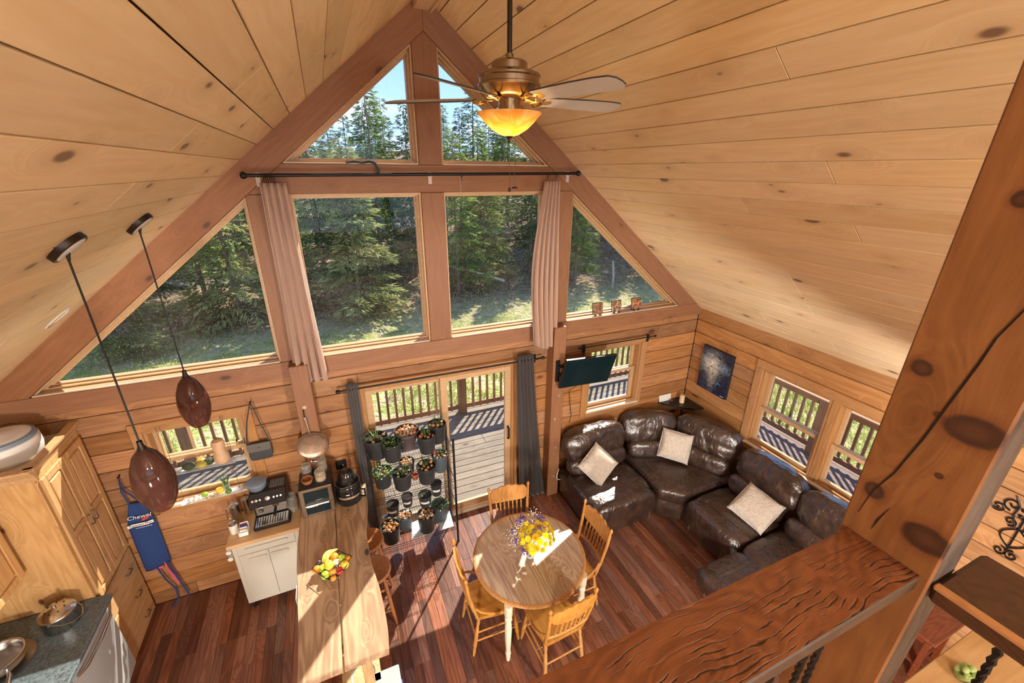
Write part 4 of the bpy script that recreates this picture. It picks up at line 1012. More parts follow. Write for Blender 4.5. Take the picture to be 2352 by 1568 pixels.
def counter_run():
    t = thing('base_cabinet', 'honey-pine base cabinet below the dark counter beside the dishwasher', 'cabinet', (-3.33, -2.3, 0))
    B().box(-.35, .29, -1.6, .98, .09, .878, .002).build('body', 'pine_cab', t, False); B().box(-.35, .22, -1.6, .98, 0, .09).build('toe_kick', 'black_plastic', t, False)
    for k in range(4): panel_door(t, 'door', -1.58+.64*k, -.98+.64*k, .12, .86, .29, [])
    w = tag(B().box(-3.688, -2.985, -4.0, -.652, .882, .920, .006).build('worktop', 'granite', smooth=False), 'dark speckled laminate kitchen worktop with steel pots on it', 'worktop')
    d = thing('dishwasher', 'stainless dishwasher with a curved bar handle next to the pantry', 'dishwasher', (-3.03, -.98, 0))
    B().box(-.62, -.005, -.295, .295, .10, .877, .004).build('body', 'black_plastic', d, False)
    def front(u, v):
        y = -.297+.594*u; z = .115+.755*v; return (.0+.012*math.sin(PI*u), y, z)
    B().grid(front, 12, 6).build('door_panel', 'steel_panel', d); B().box(-.005, .004, -.297, .297, .845, .876, .002).build('control_strip', 'steel_panel', d, False)
    B().tube([(.012, -.26, .80), (.045, -.20, .81), (.058, 0, .815), (.045, .20, .81), (.012, .26, .80)], [.009, .013, .014, .013, .009], 10).build('handle', 'steel', d)
    c = thing('upper_cabinet', 'honey-pine wall cabinet above the worktop left of the pantry', 'cabinet', (-3.37, -1.2, 1.33))
    B().box(-.318, .0, -1.2, .515, 0, .80, .003).build('body', 'pine_cab', c, False)
    for k in range(4): panel_door(c, 'door', -1.18+.425*k, -.775+.425*k, .02, .78, .0, [])
counter_run()
def stock_pot():
    t = thing('stock_pot', 'lidded stainless pot with a wire bail handle on the worktop', 'pot', (-3.215, -.835, .922))
    B().lathe([(0, 0), (.098, 0), (.104, .008), (.104, .125), (.108, .130), (.104, .133)], 36).build('body', 'steel', t)
    l = B().lathe([(.107, .134), (.104, .140), (.070, .162), (.03, .176), (.012, .18), (.010, .195), (.016, .20), (.016, .206), (0, .208)], 36).build('lid', 'steel', t)
    for k in range(7): B().cyl((.055*math.cos(k*.9), .055*math.sin(k*.9), .165), (.055*math.cos(k*.9), .055*math.sin(k*.9), .1705), .006, n=8).build('vent_hole', 'black_plastic', l)
    B().tube([(.0, .112, .125), (.05, .105, .09), (.10, .07, .055), (.125, .0, .042), (.10, -.07, .055), (.05, -.105, .09), (.0, -.112, .125)], .0032, 6).build('bail_handle', 'steel', t)
    for s in (-1, 1): B().cyl((0, s*.103, .125), (0, s*.118, .128), .008, n=8).build('ear', 'steel', t)
stock_pot()
def saute():
    t = thing('saute_pan', 'deep stainless saute pan on a round tray at the edge of the worktop', 'pan', (-3.46, -1.06, .934))
    B().lathe([(0, .004), (.115, .004), (.128, .014), (.138, .075), (.143, .079), (.138, .081), (.133, .076), (.124, .018), (.112, .009), (0, .009)], 36).build('body', 'steel', t)
    B().tube([(.10, -.10, .05), (.14, -.16, .055), (.17, -.24, .062), (.19, -.30, .064)], [.009, .013, .015, .014], 10).build('handle', 'steel', t)
    B().tube([(-.09, .105, .06), (-.09, .14, .062), (-.03, .155, .062), (-.03, .132, .06)], .005, 8).build('loop_handle', 'steel', t)
    tr = tag(B().lathe([(0, 0), (.16, 0), (.178, .010), (.181, .012), (.176, .006), (.158, -.0), (0, .003)], 40).build('round_tray', 'steel_brushed', loc=(-3.46, -1.06, .9215)), 'round stainless tray under the saute pan', 'tray')
    l = None; LM = Matrix.Translation((-.14, .06, .086)) @ Matrix.Rotation(D2(-25), 4, 'X') @ Matrix.Rotation(D2(-12), 4, 'Y')
    B().lathe([(.128, 0), (.132, .004), (.128, .008), (.09, .026), (.03, .036), (.0, .037), (.03, .033), (.09, .022), (.125, .003)], 32, M=LM).build('glass_lid', 'clear_glass', t)
    l = t.children[-1] if False else [c for c in t.children if c.name.startswith('glass_lid')][0]
    B().lathe([(.131, .002), (.134, .005), (.131, .009), (.127, .006)], 32, M=LM).build('rim', 'steel', l); B().lathe([(.006, .036), (.006, .05), (.018, .056), (.018, .064), (0, .067)], 14, M=LM).build('knob', 'black_plastic', l)
glassy('clear_glass', (.97, .99, .98), gloss=.25, rough=.02, body=(.75, .8, .78), bodyamt=.10)
saute()

# --- cart with butcher-block top
def cart():
    t = thing('kitchen_cart', 'cream rolling kitchen cart with butcher-block top, drawer and two doors', 'cart', (-1.915, -.25, 0))
    B().box(-.285, .285, -.19, .20, .095, .862, .003).build('body', 'cream_paint', t, False)
    B().box(-.312, .312, -.232, .232, .863, .900, .005).build('top', 'butcher', t, False)
    d = B().box(-.245, .245, -.203, -.191, .735, .845, .003).build('drawer', 'cream_paint', t, False); B().box(-.18, .18, -.222, -.203, .785, .808, .004).build('handle', 'cream_paint', d, False)
    for a, c, s in ((-.245, -.002, 1), (.002, .245, -1)):
        d = B().box(a, c, -.203, -.191, .135, .722, .003).build('door', 'cream_paint', t, False)
        m = (a+c)/2+s*.03; B().box(m-.075, m+.075, -.222, -.203, .655, .678, .004).build('handle', 'cream_paint', d, False)
    for x in (-.25, .25):
        for y in (-.16, .16):
            c = B().lathe([(0, -.008), (.03, -.008), (.034, 0), (.03, .008), (0, .008)], 16, M=Matrix.Translation((x, y, .034)) @ Matrix.Rotation(PI/2, 4, 'Y')).build('caster', 'black_plastic', t); B().box(x-.014, x+.014, y-.012, y+.012, .05, .095, .002).build('fork', 'pewter', c, False)
    for z in (.80, .72): B().cyl((-.312, -.20, z), (-.312, .12, z), .022, n=12).build('roller_bar', 'white_paint', t)
plain('cream_paint', (.63, .61, .52), .42)
cart()
def espresso():
    t = thing('espresso_machine', 'black and steel espresso machine with a grey bean hopper on the cart', 'coffee machine', (-1.845, -.235, .902))
    B().box(-.16, .16, -.155, .165, .0, .045, .012).build('drip_base', 'black_plastic', t, False)
    B().box(-.14, .14, -.150, -.02, .046, .056, .003).build('drip_tray', 'steel', t, False)
    for k in range(12): B().box(-.13+.0218*k, -.122+.0218*k, -.145, -.03, .0562, .0580).build('drip_slot', 'black_plastic', t, False)
    B().box(-.155, .155, .01, .165, .045, .33, .012).build('back_housing', 'black_plastic', t, False)
    B().box(-.138, .138, -.001, .012, .06, .235, .002).build('splash_plate', 'steel_brushed', t, False)
    h = B().prism([(-.10, .235), (.012, .225), (.165, .33), (.165, .345), (-.03, .345), (-.115, .255)], 0, -.158, .158, .006).build('head', 'black_plastic', t, False)
    # slanted control face
    nv = Vector((0, -.90, .44)).normalized(); Rm = nv.to_track_quat('Z', 'Y').to_matrix().to_4x4()
    for x, r in ((-.125, .012), (-.095, .014), (-.062, .011), (.0, .022), (.055, .011), (.085, .011), (.115, .011)):
        B().lathe([(r, -.004), (r, .004), (r*.8, .006), (0, .006)], 16, M=Matrix.Translation((x, -.075, .300)) @ Rm).build('button', 'steel', h)
    B().lathe([(0, .345), (.062, .345), (.080, .365), (.086, .405), (.084, .415), (0, .415)], 30, (-.085, .055, 0)).build('bean_hopper', 'hopper_smoke', t)
    B().lathe([(.088, .415), (.089, .425), (.075, .432), (.03, .436), (0, .436)], 30, (-.085, .055, 0)).build('hopper_lid', 'plastic_slate', t)
    for k in range(9): B().box(.02+.0145*k, .027+.0145*k, .02, .13, .345, .349).build('cup_grille', 'plastic_slate', t, False)
    B().lathe([(.028, .18), (.032, .20), (.030, .235), (0, .235)], 18, (.05, -.045, 0)).build('group_head', 'steel', t)
    B().tube([(.05, -.06, .185), (.05, -.12, .175), (.05, -.175, .165)], [.010, .013, .014], 10).build('portafilter_handle', 'black_plastic', t)
    B().tube([(.135, -.02, .235), (.138, -.05, .20), (.136, -.055, .11)], .005, 8).build('steam_wand', 'steel', t)
    B().lathe([(.022, .13), (.024, .16), (0, .165)], 14, (-.085, -.03, 0)).build('grind_outlet', 'steel', t)
plain('hopper_smoke', (.16, .19, .24), .2, spec=.7)
espresso()
def steel_can(x, y, h, r, label, kind='carafe'):
    t = thing('steel_carafe' if kind == 'carafe' else 'steel_canister', label, 'carafe' if kind == 'carafe' else 'canister', (x, y, .902))
    B().lathe([(0, 0), (r, 0), (r, h*.96), (r*1.03, h)], 26).build('body', 'steel', t)
    l = B().lathe([(r*1.04, h), (r*1.04, h+.006), (r*.6, h+.016), (0, h+.018)], 26).build('lid', 'steel', t); B().lathe([(.008, h+.016), (.012, h+.028), (0, h+.034)], 12).build('knob', 'steel', l)
    if kind == 'carafe': B().tube([(-r*.98, 0, h*.85), (-r-.03, 0, h*.85), (-r-.034, 0, h*.3), (-r*.98, 0, h*.25)], .006, 8).build('handle', 'steel', t)
steel_can(-2.165, -.16, .20, .042, 'tall steel carafe with side handle on the cart'); steel_can(-2.085, -.075, .18, .036, 'steel canister behind the carafe next to the espresso machine', 'canister')
t = thing('sugar_jar', 'glass shaker jar with a steel lid on the front of the cart', 'jar', (-2.175, -.305, .902))
B().lathe([(0, 0), (.034, 0), (.036, .01), (.036, .09), (.030, .098)], 22).build('glass', 'jar_frost', t); B().lathe([(.032, .096), (.034, .10), (.033, .12), (.02, .128), (0, .129)], 22).build('lid', 'steel', t)
plain('jar_frost', (.72, .70, .62), .2)
t = thing('packet_box', 'small white box full of tea and sweetener packets on the cart', 'box', (-2.085, -.35, .902))
B().box(-.038, .038, -.05, .05, 0, .004).box(-.038, -.034, -.05, .05, 0, .07).box(.034, .038, -.05, .05, 0, .07).box(-.034, .034, -.05, -.046, 0, .05).box(-.034, .034, .046, .05, 0, .09).build('tray', 'white_paint', t, False)
for k, (m, z) in enumerate((('white_paint', .098), ('print_red', .09), ('fabric_navy', .088), ('packet_blue', .082), ('print_white', .078), ('butcher', .07), ('white_paint', .066))):
    B().box(-.030, .030, .036-.012*k, .041-.012*k, .006, z, .001).build('packet', m, t, False)
plain('packet_blue', (.07, .09, .35), .5)
def clip_jar(x, y, z, h, r, fill, label, fh=.5):
    t = thing('clip_top_jar', label, 'jar', (x, y, z))
    B().lathe([(0, .0), (r, 0), (r+.002, .008), (r+.002, h*.72), (r*.82, h*.84), (r*.86, h*.88), (r*.80, h*.88), (r*.76, h*.83), (r-.003, h*.70), (r-.003, .006), (0, .006)], 24).build('glass', 'clear_glass', t)
    l = B().lathe([(r*.88, h*.88), (r*.90, h*.93), (r*.80, h), (r*.3, h*.985), (0, h*.985)], 24).build('lid', 'clear_glass', t); B().lathe([(r*.90, h*.865), (r*.93, h*.875), (r*.90, h*.885)], 24).build('gasket', 'gasket', l)
    B().lathe([(0, .007), (r-.004, .007), (r-.004, h*fh), (0, h*fh+.004)], 20).build('contents', fill, t)
    B().tube([(r*.9, -.012, h*.86), (r+.014, -.008, h*.74), (r+.014, .008, h*.74), (r*.9, .012, h*.86)], .0018, 5).build('wire_clip', 'steel', t)
plain('gasket', (.85, .55, .25), .6); plain('grain_gold', (.62, .36, .10), .8, bump=.8, bscale=120, var=.3, vscale=90); plain('beans_brown', (.18, .07, .03), .6, bump=.8, bscale=120, var=.4, vscale=90); plain('nuts_mix', (.42, .26, .14), .7, bump=.8, bscale=110, var=.5, vscale=80)
clip_jar(-1.668, -.205, .902, .20, .050, 'nuts_mix', 'large clip-top glass jar between espresso machine and steel oven', .35)
# --- toaster oven on the bar, with jars
def oven():
    t = thing('toaster_oven', 'black and stainless two-door countertop oven on the far end of the bar', 'oven', (-1.408, -.345, 1.002))
    B().box(-.145, .145, -.135, .155, .008, .325, .018, seg=2).build('body', 'black_plastic', t, True)
    f = B().box(-.146, .146, -.152, -.135, .006, .322, .008).build('front_frame', 'steel', t, False)
    for z0, z1 in ((.165, .295), (.035, .145)):
        d = B().box(-.108, .108, -.158, -.152, z0, z1, .006).build('glass_door', 'screen', f, False)
    B().tube([(-.105, -.155, .158), (-.100, -.185, .158), (.100, -.185, .158), (.105, -.155, .158)], .008, 8).build('handle', 'steel', t)
    for k, (x0, w) in enumerate(((-.095, .012), (-.080, .008), (-.069, .014), (-.052, .010), (-.039, .012), (-.020, .016))): B().box(x0, x0+w, -.1592, -.158, .118, .127).build('lettering', 'print_white', f, False)
    for x in (-.12, .12):
        for y in (-.11, .13): B().cyl((x, y, 0), (x, y, .012), .012, n=10).build('foot', 'black_plastic', t)
    B().tube([(.146, -.10, .19), (.152, -.02, .185), (.149, .10, .20)], .002, 5).build('seam_cord', 'black_plastic', t)
oven()
ZT = 1.3278
clip_jar(-1.475, -.262, ZT, .125, .046, 'beans_brown', 'clip-top jar of brown beans on the steel oven, behind the wicker bowl', .42)
clip_jar(-1.335, -.225, ZT, .125, .046, 'nuts_mix', 'clip-top jar of mixed nuts at the back of the steel oven', .5)
clip_jar(-1.352, -.385, ZT, .115, .050, 'grain_gold', 'clip-top jar half full of golden grain on the steel oven', .45)
t = thing('wicker_bowl', 'small woven wicker bowl on the steel oven beside the grain jar', 'bowl', (-1.470, -.392, ZT))
B().lathe([(0, 0), (.032, 0), (.045, .02), (.052, .046), (.048, .046), (.041, .022), (.028, .006), (0, .006)], 22).build('bowl', 'wicker', t)
for k in range(5): B().tube([((.036+.0037*k)*math.cos(a), (.036+.0037*k)*math.sin(a), .006+.0098*k+.0015*math.sin(9*a+k*PI)) for a in [2*PI*q/36 for q in range(36)]], .0036, 5, closed=True).build('woven_ring', 'wicker', t)
plain('wicker', (.36, .14, .05), .55, bump=.5, bscale=160)
def kettle():
    t = thing('air_fryer', 'glossy black round air fryer with a domed top on the bar end', 'air fryer', (-1.125, -.375, 1.002))
    B().lathe([(0, 0), (.118, 0), (.124, .012), (.124, .10), (.122, .14), (.118, .205), (.112, .215), (.09, .218)], 34).build('body', 'gloss_black', t)
    B().lathe([(.075, .215), (.085, .22), (.082, .26), (.070, .32), (.055, .345), (.02, .356), (0, .357)], 30).build('dome', 'gloss_black', t)
    B().tube([(.116*math.cos(a), .116*math.sin(a), .217+.02*max(0, math.cos(a+PI/3))) for a in [2*PI*k/36 for k in range(36)]], .004, 6, closed=True).build('chrome_rim', 'steel', t)
    b = B().lathe([(.1245, .088), (.1255, .09), (.1255, .108), (.1245, .11)], 20, a0=-PI*.78, a1=-PI*.22).build('label_band', 'label_copper', t)
    for k in range(5): a = -PI*.56+.05*k; B().box(-.004, .004, -.0006, .0006, .138, .147).xf(Matrix.Rotation(a+PI/2, 4, 'Z') @ Matrix.Translation((0, -.123, 0))).build('lettering', 'print_white', t, False)
    B().tube([(.10, -.06, .14), (.15, -.09, .14), (.15, -.09, .06), (.11, -.065, .05)], .010, 8).build('handle', 'gloss_black', t)
plain('gloss_black', (.012, .013, .014), .12, spec=.7); plain('label_copper', (.55, .36, .25), .3, .6)
kettle()
t = thing('outlet_box', 'black surface-mounted outlet box on the log wall behind the air fryer', 'outlet', (-1.17, -.001, 1.13))
B().box(-.055, .055, -.035, -.001, 0, .10, .004).build('box', 'black_plastic', t, False); B().box(-.03, -.012, -.06, -.035, .03, .06, .004).build('plug', 'black_plastic', t, False); B().box(.012, .02, -.0375, -.035, .045, .06).build('switch_light', 'print_white', t, False)
# --- hanging pan
def hang_pan():
    t = thing('frying_pan', 'worn steel frying pan hanging by its handle from the timber post', 'pan', (-1.385, -.176, 1.60))
    M_ = Matrix.Rotation(PI/2, 4, 'X')
    B().lathe([(0, .0), (.105, .0), (.125, .006), (.142, .016), (.145, .014), (.128, .002), (.108, -.005), (0, -.005)], 40, M=M_).build('pan', 'pan_worn', t)
    B().lathe([(.138, .013), (.144, .019), (.148, .014), (.143, .011)], 40, M=M_).build('rim', 'steel', t)
    B().tube([(-.005, -.006, .125), (-.012, -.018, .20), (-.018, -.008, .30), (-.020, -.005, .325)], [.011, .012, .014, .012], 8).xf(Matrix.Diagonal((1, .6, 1, 1))).build('handle', 'steel', t)
    B().tube([(-.04, -.008, -.14), (-.045, -.014, -.185), (.03, -.014, -.19), (.034, -.008, -.142)], .007, 8).build('helper_handle', 'steel', t)
    h = tag(B().tube([(-1.405, -.167, 2.00), (-1.405, -.19, 1.985), (-1.405, -.195, 1.93), (-1.405, -.182, 1.925)], .005, 6).build('wall_hook', 'bronze_dark'), 'dark screw hook holding the frying pan on the post', 'hook')
plain('pan_worn', (.42, .30, .22), .38, .85, bump=.1, bscale=60, var=.25, vscale=14)
hang_pan()
def handbag():
    t = thing('handbag', 'small dark grey shoulder bag hanging by its strap from the kitchen window casing', 'bag', (-1.855, -.055, 1.50))
    B().puff((0, 0, .085), (.20, .05, .19), 7, 8, .002).build('body', 'bag_fabric', t)
    B().prism([(-.10, .185), (.10, .185), (.10, .12), (.09, .095), (-.09, .095), (-.10, .12)], 1, -.032, -.026, .001).build('flap', 'bag_flap', t, False); B().box(-.018, .018, -.034, -.032, .135, .145).build('emblem', 'pewter', t, False)
    for s in (-1, 1): B().tube([(s*.097, -.01, .16), (s*.085, -.012, .25), (s*.05, -.012, .42), (s*.012+.015, -.012, .58), (.018, -.012, .60)], .006, 6).xf(Matrix.Diagonal((1, .6, 1, 1))).build('strap', 'bag_fabric', t)
    tag(B().tube([(-1.837, -.025, 2.115), (-1.837, -.075, 2.108), (-1.837, -.080, 2.135)], .005, 6).build('wall_hook', 'bronze_dark'), 'dark hook at the corner of the kitchen window casing', 'hook')
plain('bag_fabric', (.045, .050, .055), .7, bump=.3, bscale=200); plain('bag_flap', (.12, .11, .095), .6)
handbag()
def apron():
    t = thing('apron', 'folded navy farmers market apron hanging on the log wall beside the pantry', 'apron', (-2.925, -.045, .50))
    def fn(u, v):
        z = .80*v; w = .21*(1 if v < .72 else 1-.55*(v-.72)/.28); x = (u-.5)*w-.02+.035*v if False else (u-.5)*w+.02*(v-.5)
        return (x, -.012*math.sin(PI*u)-.008*math.sin(2*PI*u+v*2), z+.045*(u-.2)*(1-v)**3)
    o = B().grid(fn, 14, 26).build('cloth', 'fabric_navy', t); m = o.modifiers.new('t', 'SOLIDIFY'); m.thickness = .012
    B().tube([(-.03, 0, .79), (-.045, -.005, .95), (-.03, 0, 1.10), (-.02, -.004, .95), (.06, -.002, .79)], .007, 6).build('neck_strap', 'fabric_navy', t)
    B().tube([(-.02, -.012, .03), (.01, -.016, -.15), (.055, -.012, -.30), (.05, -.014, -.42), (.02, -.03, -.482), (-.02, -.05, -.492)], .008, 6).build('tie_strap', 'fabric_navy', t); B().tube([(.075, -.012, .06), (.10, -.014, -.15), (.125, -.012, -.32), (.14, -.02, -.43)], .009, 6).build('tie_strap', 'fabric_navy', t)
    B().tube([(.045, .0, .05), (.055, -.004, -.06), (.075, -.002, -.17), (.09, -.004, -.25)], [.004, .009, .014, .010], 6).build('tassel', 'cloth_pink', t)
    B().box(-.05, .03, -.010, .004, -.012, .014, .004).build('lining_edge', 'cloth_pink', t, False)
    F = lambda z, dx=0, rz=-4: Matrix.Translation((.012+dx, -.0315, z)) @ Matrix.Rotation(D2(rz) if False else 0, 4, 'Y') @ Matrix.Rotation(PI/2, 4, 'X')
    lettering('Chewel', .058, 'print_white', t, F(.665), .0006, .25)
    B().prism([(-.095, .555), (-.05, .566), (.05, .560), (.102, .572), (.102, .603), (.05, .592), (-.05, .598), (-.095, .586)], 1, -.0322, -.030, 0).build('banner', 'print_white', t, False)
    lettering('Farmers Mar', .032, 'print_dark', t, Matrix.Translation((.005, -.0328, .579)) @ Matrix.Rotation(PI/2, 4, 'X'), .0005)
    B().prism([(.02, .612), (.05, .618), (.08, .635), (.085, .65), (.06, .655), (.03, .64)], 1, -.0322, -.030).build('print_mark', 'print_red', t, False)
    for k in range(7): B().box(-.04+.018*k, -.027+.018*k, -.0318, -.030, .540, .545).build('lettering', 'print_white', t, False)
    tag(B().tube([(-2.955, -.005, 1.60), (-2.955, -.045, 1.59), (-2.955, -.05, 1.61)], .006, 6).build('wall_hook', 'bronze_dark'), 'dark hook carrying the navy apron', 'hook')
apron()

# --- kitchen window: two clear hanging shelves with produce
glassy('acrylic', (.96, .98, .98), gloss=.3, rough=.05, body=(.85, .86, .84), bodyamt=.35)
def hanging_shelf(x0, x1, z, label):
    t = thing('hanging_shelf', label, 'shelf', ((x0+x1)/2, -.075, z)); w = (x1-x0)/2
    B().box(-w, w, -.055, .045, -.008, 0, .002).build('board', 'acrylic', t, False)
    for s in (-1, 1): B().tube([(s*w*.92, -.0, 0), (s*w*.92, .02, (2.03-z))], .0016, 5).build('wire', 'pewter', t)
hanging_shelf(-2.60, -2.06, 1.560, 'clear upper shelf hanging in the kitchen window'); hanging_shelf(-2.57, -2.08, 1.215, 'clear lower shelf hanging in the kitchen window')
plain('squash_skin', (.62, .40, .24), .5, var=.15, vscale=12); plain('avocado', (.045, .06, .025), .5, bump=.6, bscale=90); plain('mango', (.62, .40, .06), .45, var=.25, vscale=14); plain('lime', (.26, .48, .04), .4); plain('lemon', (.80, .58, .06), .45); plain('lime_dark', (.12, .24, .04), .4); plain('ginger', (.46, .32, .20), .8, bump=.5, bscale=60); plain('garlic', (.78, .72, .64), .6); plain('scallion', (.05, .14, .03), .5); plain('stem_brown', (.16, .09, .04), .8); plain('stone_grey', (.22, .22, .21), .8)
t = thing('butternut_squash', 'tan butternut squash standing on the upper window shelf', 'squash', (-2.165, -.085, 1.562))
B().lathe([(0, 0), (.045, .006), (.066, .04), (.062, .085), (.048, .125), (.050, .17), (.056, .21), (.045, .24), (.015, .252), (0, .252)], 24).build('body', 'squash_skin', t); B().cyl((0, 0, .248), (.004, 0, .27), .012, .009, 8).build('stem', 'stem_brown', t)
def produce(name, label, loc, r, mat, sq=(1, 1, 1), rot=0, stem=True, cat=None, group=None):
    t = thing(name, label, cat or name.replace('_', ' '), loc, rot, group)
    B().ball((0, 0, r*sq[2]), (r*sq[0], r*sq[1], r*sq[2]), 10).build('flesh', mat, t)
    if stem: B().cyl((0, 0, r*sq[2]*1.94), (.002, .001, r*sq[2]*2.12), .0028, n=6).build('stem', 'stem_brown', t)
    return t
produce('avocado', 'dark avocado at the back of the upper window shelf beside the squash', (-2.272, -.075, 1.562), .036, 'avocado', (1.3, .95, .95))
produce('mango', 'yellow mango on the upper window shelf behind the others', (-2.335, -.055, 1.562), .036, 'mango', (1.3, .95, .95)); produce('mango', 'olive-gold mango in front on the upper window shelf', (-2.325, -.112, 1.562), .034, 'mango_olive', (1.3, .95, .95)); plain('mango_olive', (.42, .36, .07), .45, var=.2, vscale=14)
produce('avocado', 'large black-green avocado on the upper window shelf next to the grey stone', (-2.425, -.095, 1.562), .040, 'avocado', (1.35, .95, .95))
produce('river_stone', 'flat grey stone on the end of the upper window shelf', (-2.52, -.09, 1.562), .034, 'stone_grey', (1.25, .9, .5), stem=False, cat='stone')
produce('lime', 'bright green lime on the lower window shelf', (-2.385, -.075, 1.217), .026, 'lime', (1.15, .95, .95)); produce('lemon', 'yellow lemon on the lower window shelf beside the scallions', (-2.262, -.072, 1.217), .033, 'lemon', (1.2, .95, .95)); produce('lime', 'dark green lime in front of the scallion glass', (-2.185, -.112, 1.217), .027, 'lime_dark', (1.05, .95, .95))
t = thing('ginger_root', 'knobbly ginger root on the lower window shelf', 'ginger', (-2.325, -.112, 1.217))
b = B()
for k, (x, y, r) in enumerate(((-.03, 0, .016), (0, .004, .019), (.03, -.004, .017), (.012, .024, .013), (-.02, -.022, .012), (.045, .016, .012))): b.ball((x, y, r*.85), (r*1.3, r, r*.85), 7)
b.build('root', 'ginger', t)
for k, (x, y) in enumerate(((-2.50, -.10), (-2.455, -.115), (-2.46, -.07), (-2.42, -.105))):
    t = thing('garlic_bulb', 'white garlic bulb in the cluster on the lower window shelf', 'garlic', (x, y, 1.217), k, 'garlic bulbs in the kitchen window')
    B().lathe([(0, 0), (.012, .001), (.021, .012), (.017, .024), (.006, .032), (.003, .042), (0, .043)], 10).build('bulb', 'garlic', t); B().cyl((0, 0, .04), (.002, 0, .05), .0025, n=6).build('neck', 'stem_brown', t)
t = thing('scallion_glass', 'drinking glass of regrowing scallions on the lower window shelf', 'glass', (-2.205, -.055, 1.217))
B().lathe([(0, 0), (.026, 0), (.030, .085), (.028, .085), (.024, .004), (0, .004)], 20).build('glass', 'clear_glass', t)
for k in range(9):
    a = k*2.4; r = .012; l = rnd.uniform(.16, .27)
    B().tube([(r*math.cos(a), r*math.sin(a), .006), (r*1.2*math.cos(a), r*1.2*math.sin(a), .09), (r*math.cos(a)+.05*math.cos(a)*l/.2, (r+.02)*math.sin(a), l)], [.004, .004, .0012], 6).build('scallion', 'scallion', t)
for x, l, m in ((-2.045, 'small dark oil bottle on the window sash rail', 'gloss_black'), (-1.978, 'small brown vial on the window sash rail beside the bag', 'beans_brown')):
    t = thing('small_bottle', l, 'bottle', (x, .030, 1.641)); B().lathe([(0, 0), (.011, 0), (.011, .035), (.006, .042), (.006, .048)], 12).build('glass', 'grain_gold' if 'oil' in l else m, t); B().cyl((0, 0, .046), (0, 0, .066), .008, n=10).build('cap', 'black_plastic', t)
t = thing('dried_sprig', 'dark dried herb sprig hanging by a thread in the kitchen window', 'herb sprig', (-2.125, -.04, 1.42))
B().tube([(0, 0, .12), (-.03, .0, .35), (-.055, .01, .60)], .0013, 5).build('thread', 'stem_brown', t); b = B()
for k in range(16): b.ball((.012*math.sin(k*2.1), .010*math.cos(k*1.7), .11-.012*k*.75), (.006, .005, .008), 5)
b.build('leaves', 'stem_brown', t)

# ------------------------------------------------------------------ fruit basket
def fruit_basket():
    t = thing('fruit_basket', 'black wire fruit basket with handles on the bar', 'basket', (-1.31, -1.21, 1.001))
    rim = [(-1.309, -1.047), (-1.152, -1.202), (-1.216, -1.31), (-1.359, -1.348), (-1.464, -1.204)]
    rim = [(x+1.31, y+1.21) for x, y in rim]
    B().tube([(x, y, .085) for x, y in rim], .0032, 6, closed=True).build('rim_wire', 'black_metal', t)
    base = [(x*.62, y*.62) for x, y in rim]; B().tube([(x, y, .004) for x, y in base], .003, 6, closed=True).build('base_wire', 'black_metal', t)
    for i in range(5):
        for q in (0, .33, .66):
            p = Vector((*rim[i], 0)).lerp(Vector((*rim[(i+1) % 5], 0)), q); c = Vector((*base[i], 0)).lerp(Vector((*base[(i+1) % 5], 0)), q)
            B().tube([(p.x, p.y, .085), (c.x*1.12, c.y*1.12, .02), (c.x, c.y, .004)], .002, 5).build('rib_wire', 'black_metal', t)
    for k in range(-3, 4): B().tube([(k*.022, -.062+abs(k)*.006, .004), (k*.022, .072-abs(k)*.012, .004)], .002, 5).build('floor_wire', 'black_metal', t)
fruit_basket()
plain('orange_peel', (.85, .30, .02), .5, bump=.3, bscale=150); plain('apple_green', (.42, .62, .05), .35, var=.2, vscale=18); plain('apple_red', (.62, .05, .04), .3, var=.3, vscale=16); plain('apple_yellow', (.78, .58, .06), .35, var=.2, vscale=14); plain('peach', (.85, .66, .48), .6, var=.2, vscale=14); plain('plum', (.06, .03, .06), .35); plain('banana', (.78, .58, .14), .5, var=.1, vscale=20); plain('apricot', (.88, .45, .08), .55, var=.15, vscale=16)
FR = [('orange', 'plump orange beside the bananas at the back of the fruit basket', -1.292, -1.141, .036, 'orange_peel', 1.062), ('apple', 'shiny green apple at the back of the fruit basket', -1.231, -1.180, .034, 'apple_green', 1.060), ('tangerine', 'small tangerine in the pointed end of the fruit basket', -1.186, -1.205, .026, 'orange_peel', 1.066),
      ('apple', 'yellow-green apple beside the red apple in the fruit basket', -1.214, -1.252, .036, 'apple_yellow', 1.060), ('peach', 'pale peach in the middle of the fruit basket', -1.280, -1.205, .030, 'peach', 1.062), ('pear', 'yellow-green pear beside the mango in the fruit basket', -1.385, -1.212, .032, 'apple_green', 1.055),
      ('orange', 'orange in the corner of the fruit basket under the plum', -1.430, -1.205, .033, 'orange_peel', 1.052), ('plum', 'dark plum on the rim of the fruit basket', -1.412, -1.155, .025, 'plum', 1.066), ('apple', 'lime-green apple at the front of the fruit basket', -1.366, -1.288, .035, 'apple_green', 1.050),
      ('apricot', 'orange apricot between the green and red apples', -1.306, -1.292, .029, 'apricot', 1.062), ('apple', 'red apple at the front of the fruit basket', -1.258, -1.290, .031, 'apple_red', 1.052), ('tangerine', 'tangerine hanging over the front wire of the fruit basket', -1.308, -1.335, .024, 'orange_peel', 1.046)]
for nm, lb, x, y, r, m, z in FR: produce(nm, lb, (x, y, z-r*.6), r, m, (1, 1, .93), rnd.uniform(0, 6), group=None)
produce('mango', 'big yellow mango on top of the fruit basket', (-1.334, -1.222, 1.050), .040, 'lemon', (.95, 1.3, .9), .3)
t = thing('banana_bunch', 'bunch of bananas along the back of the fruit basket', 'bananas', (-1.335, -1.115, 1.045))
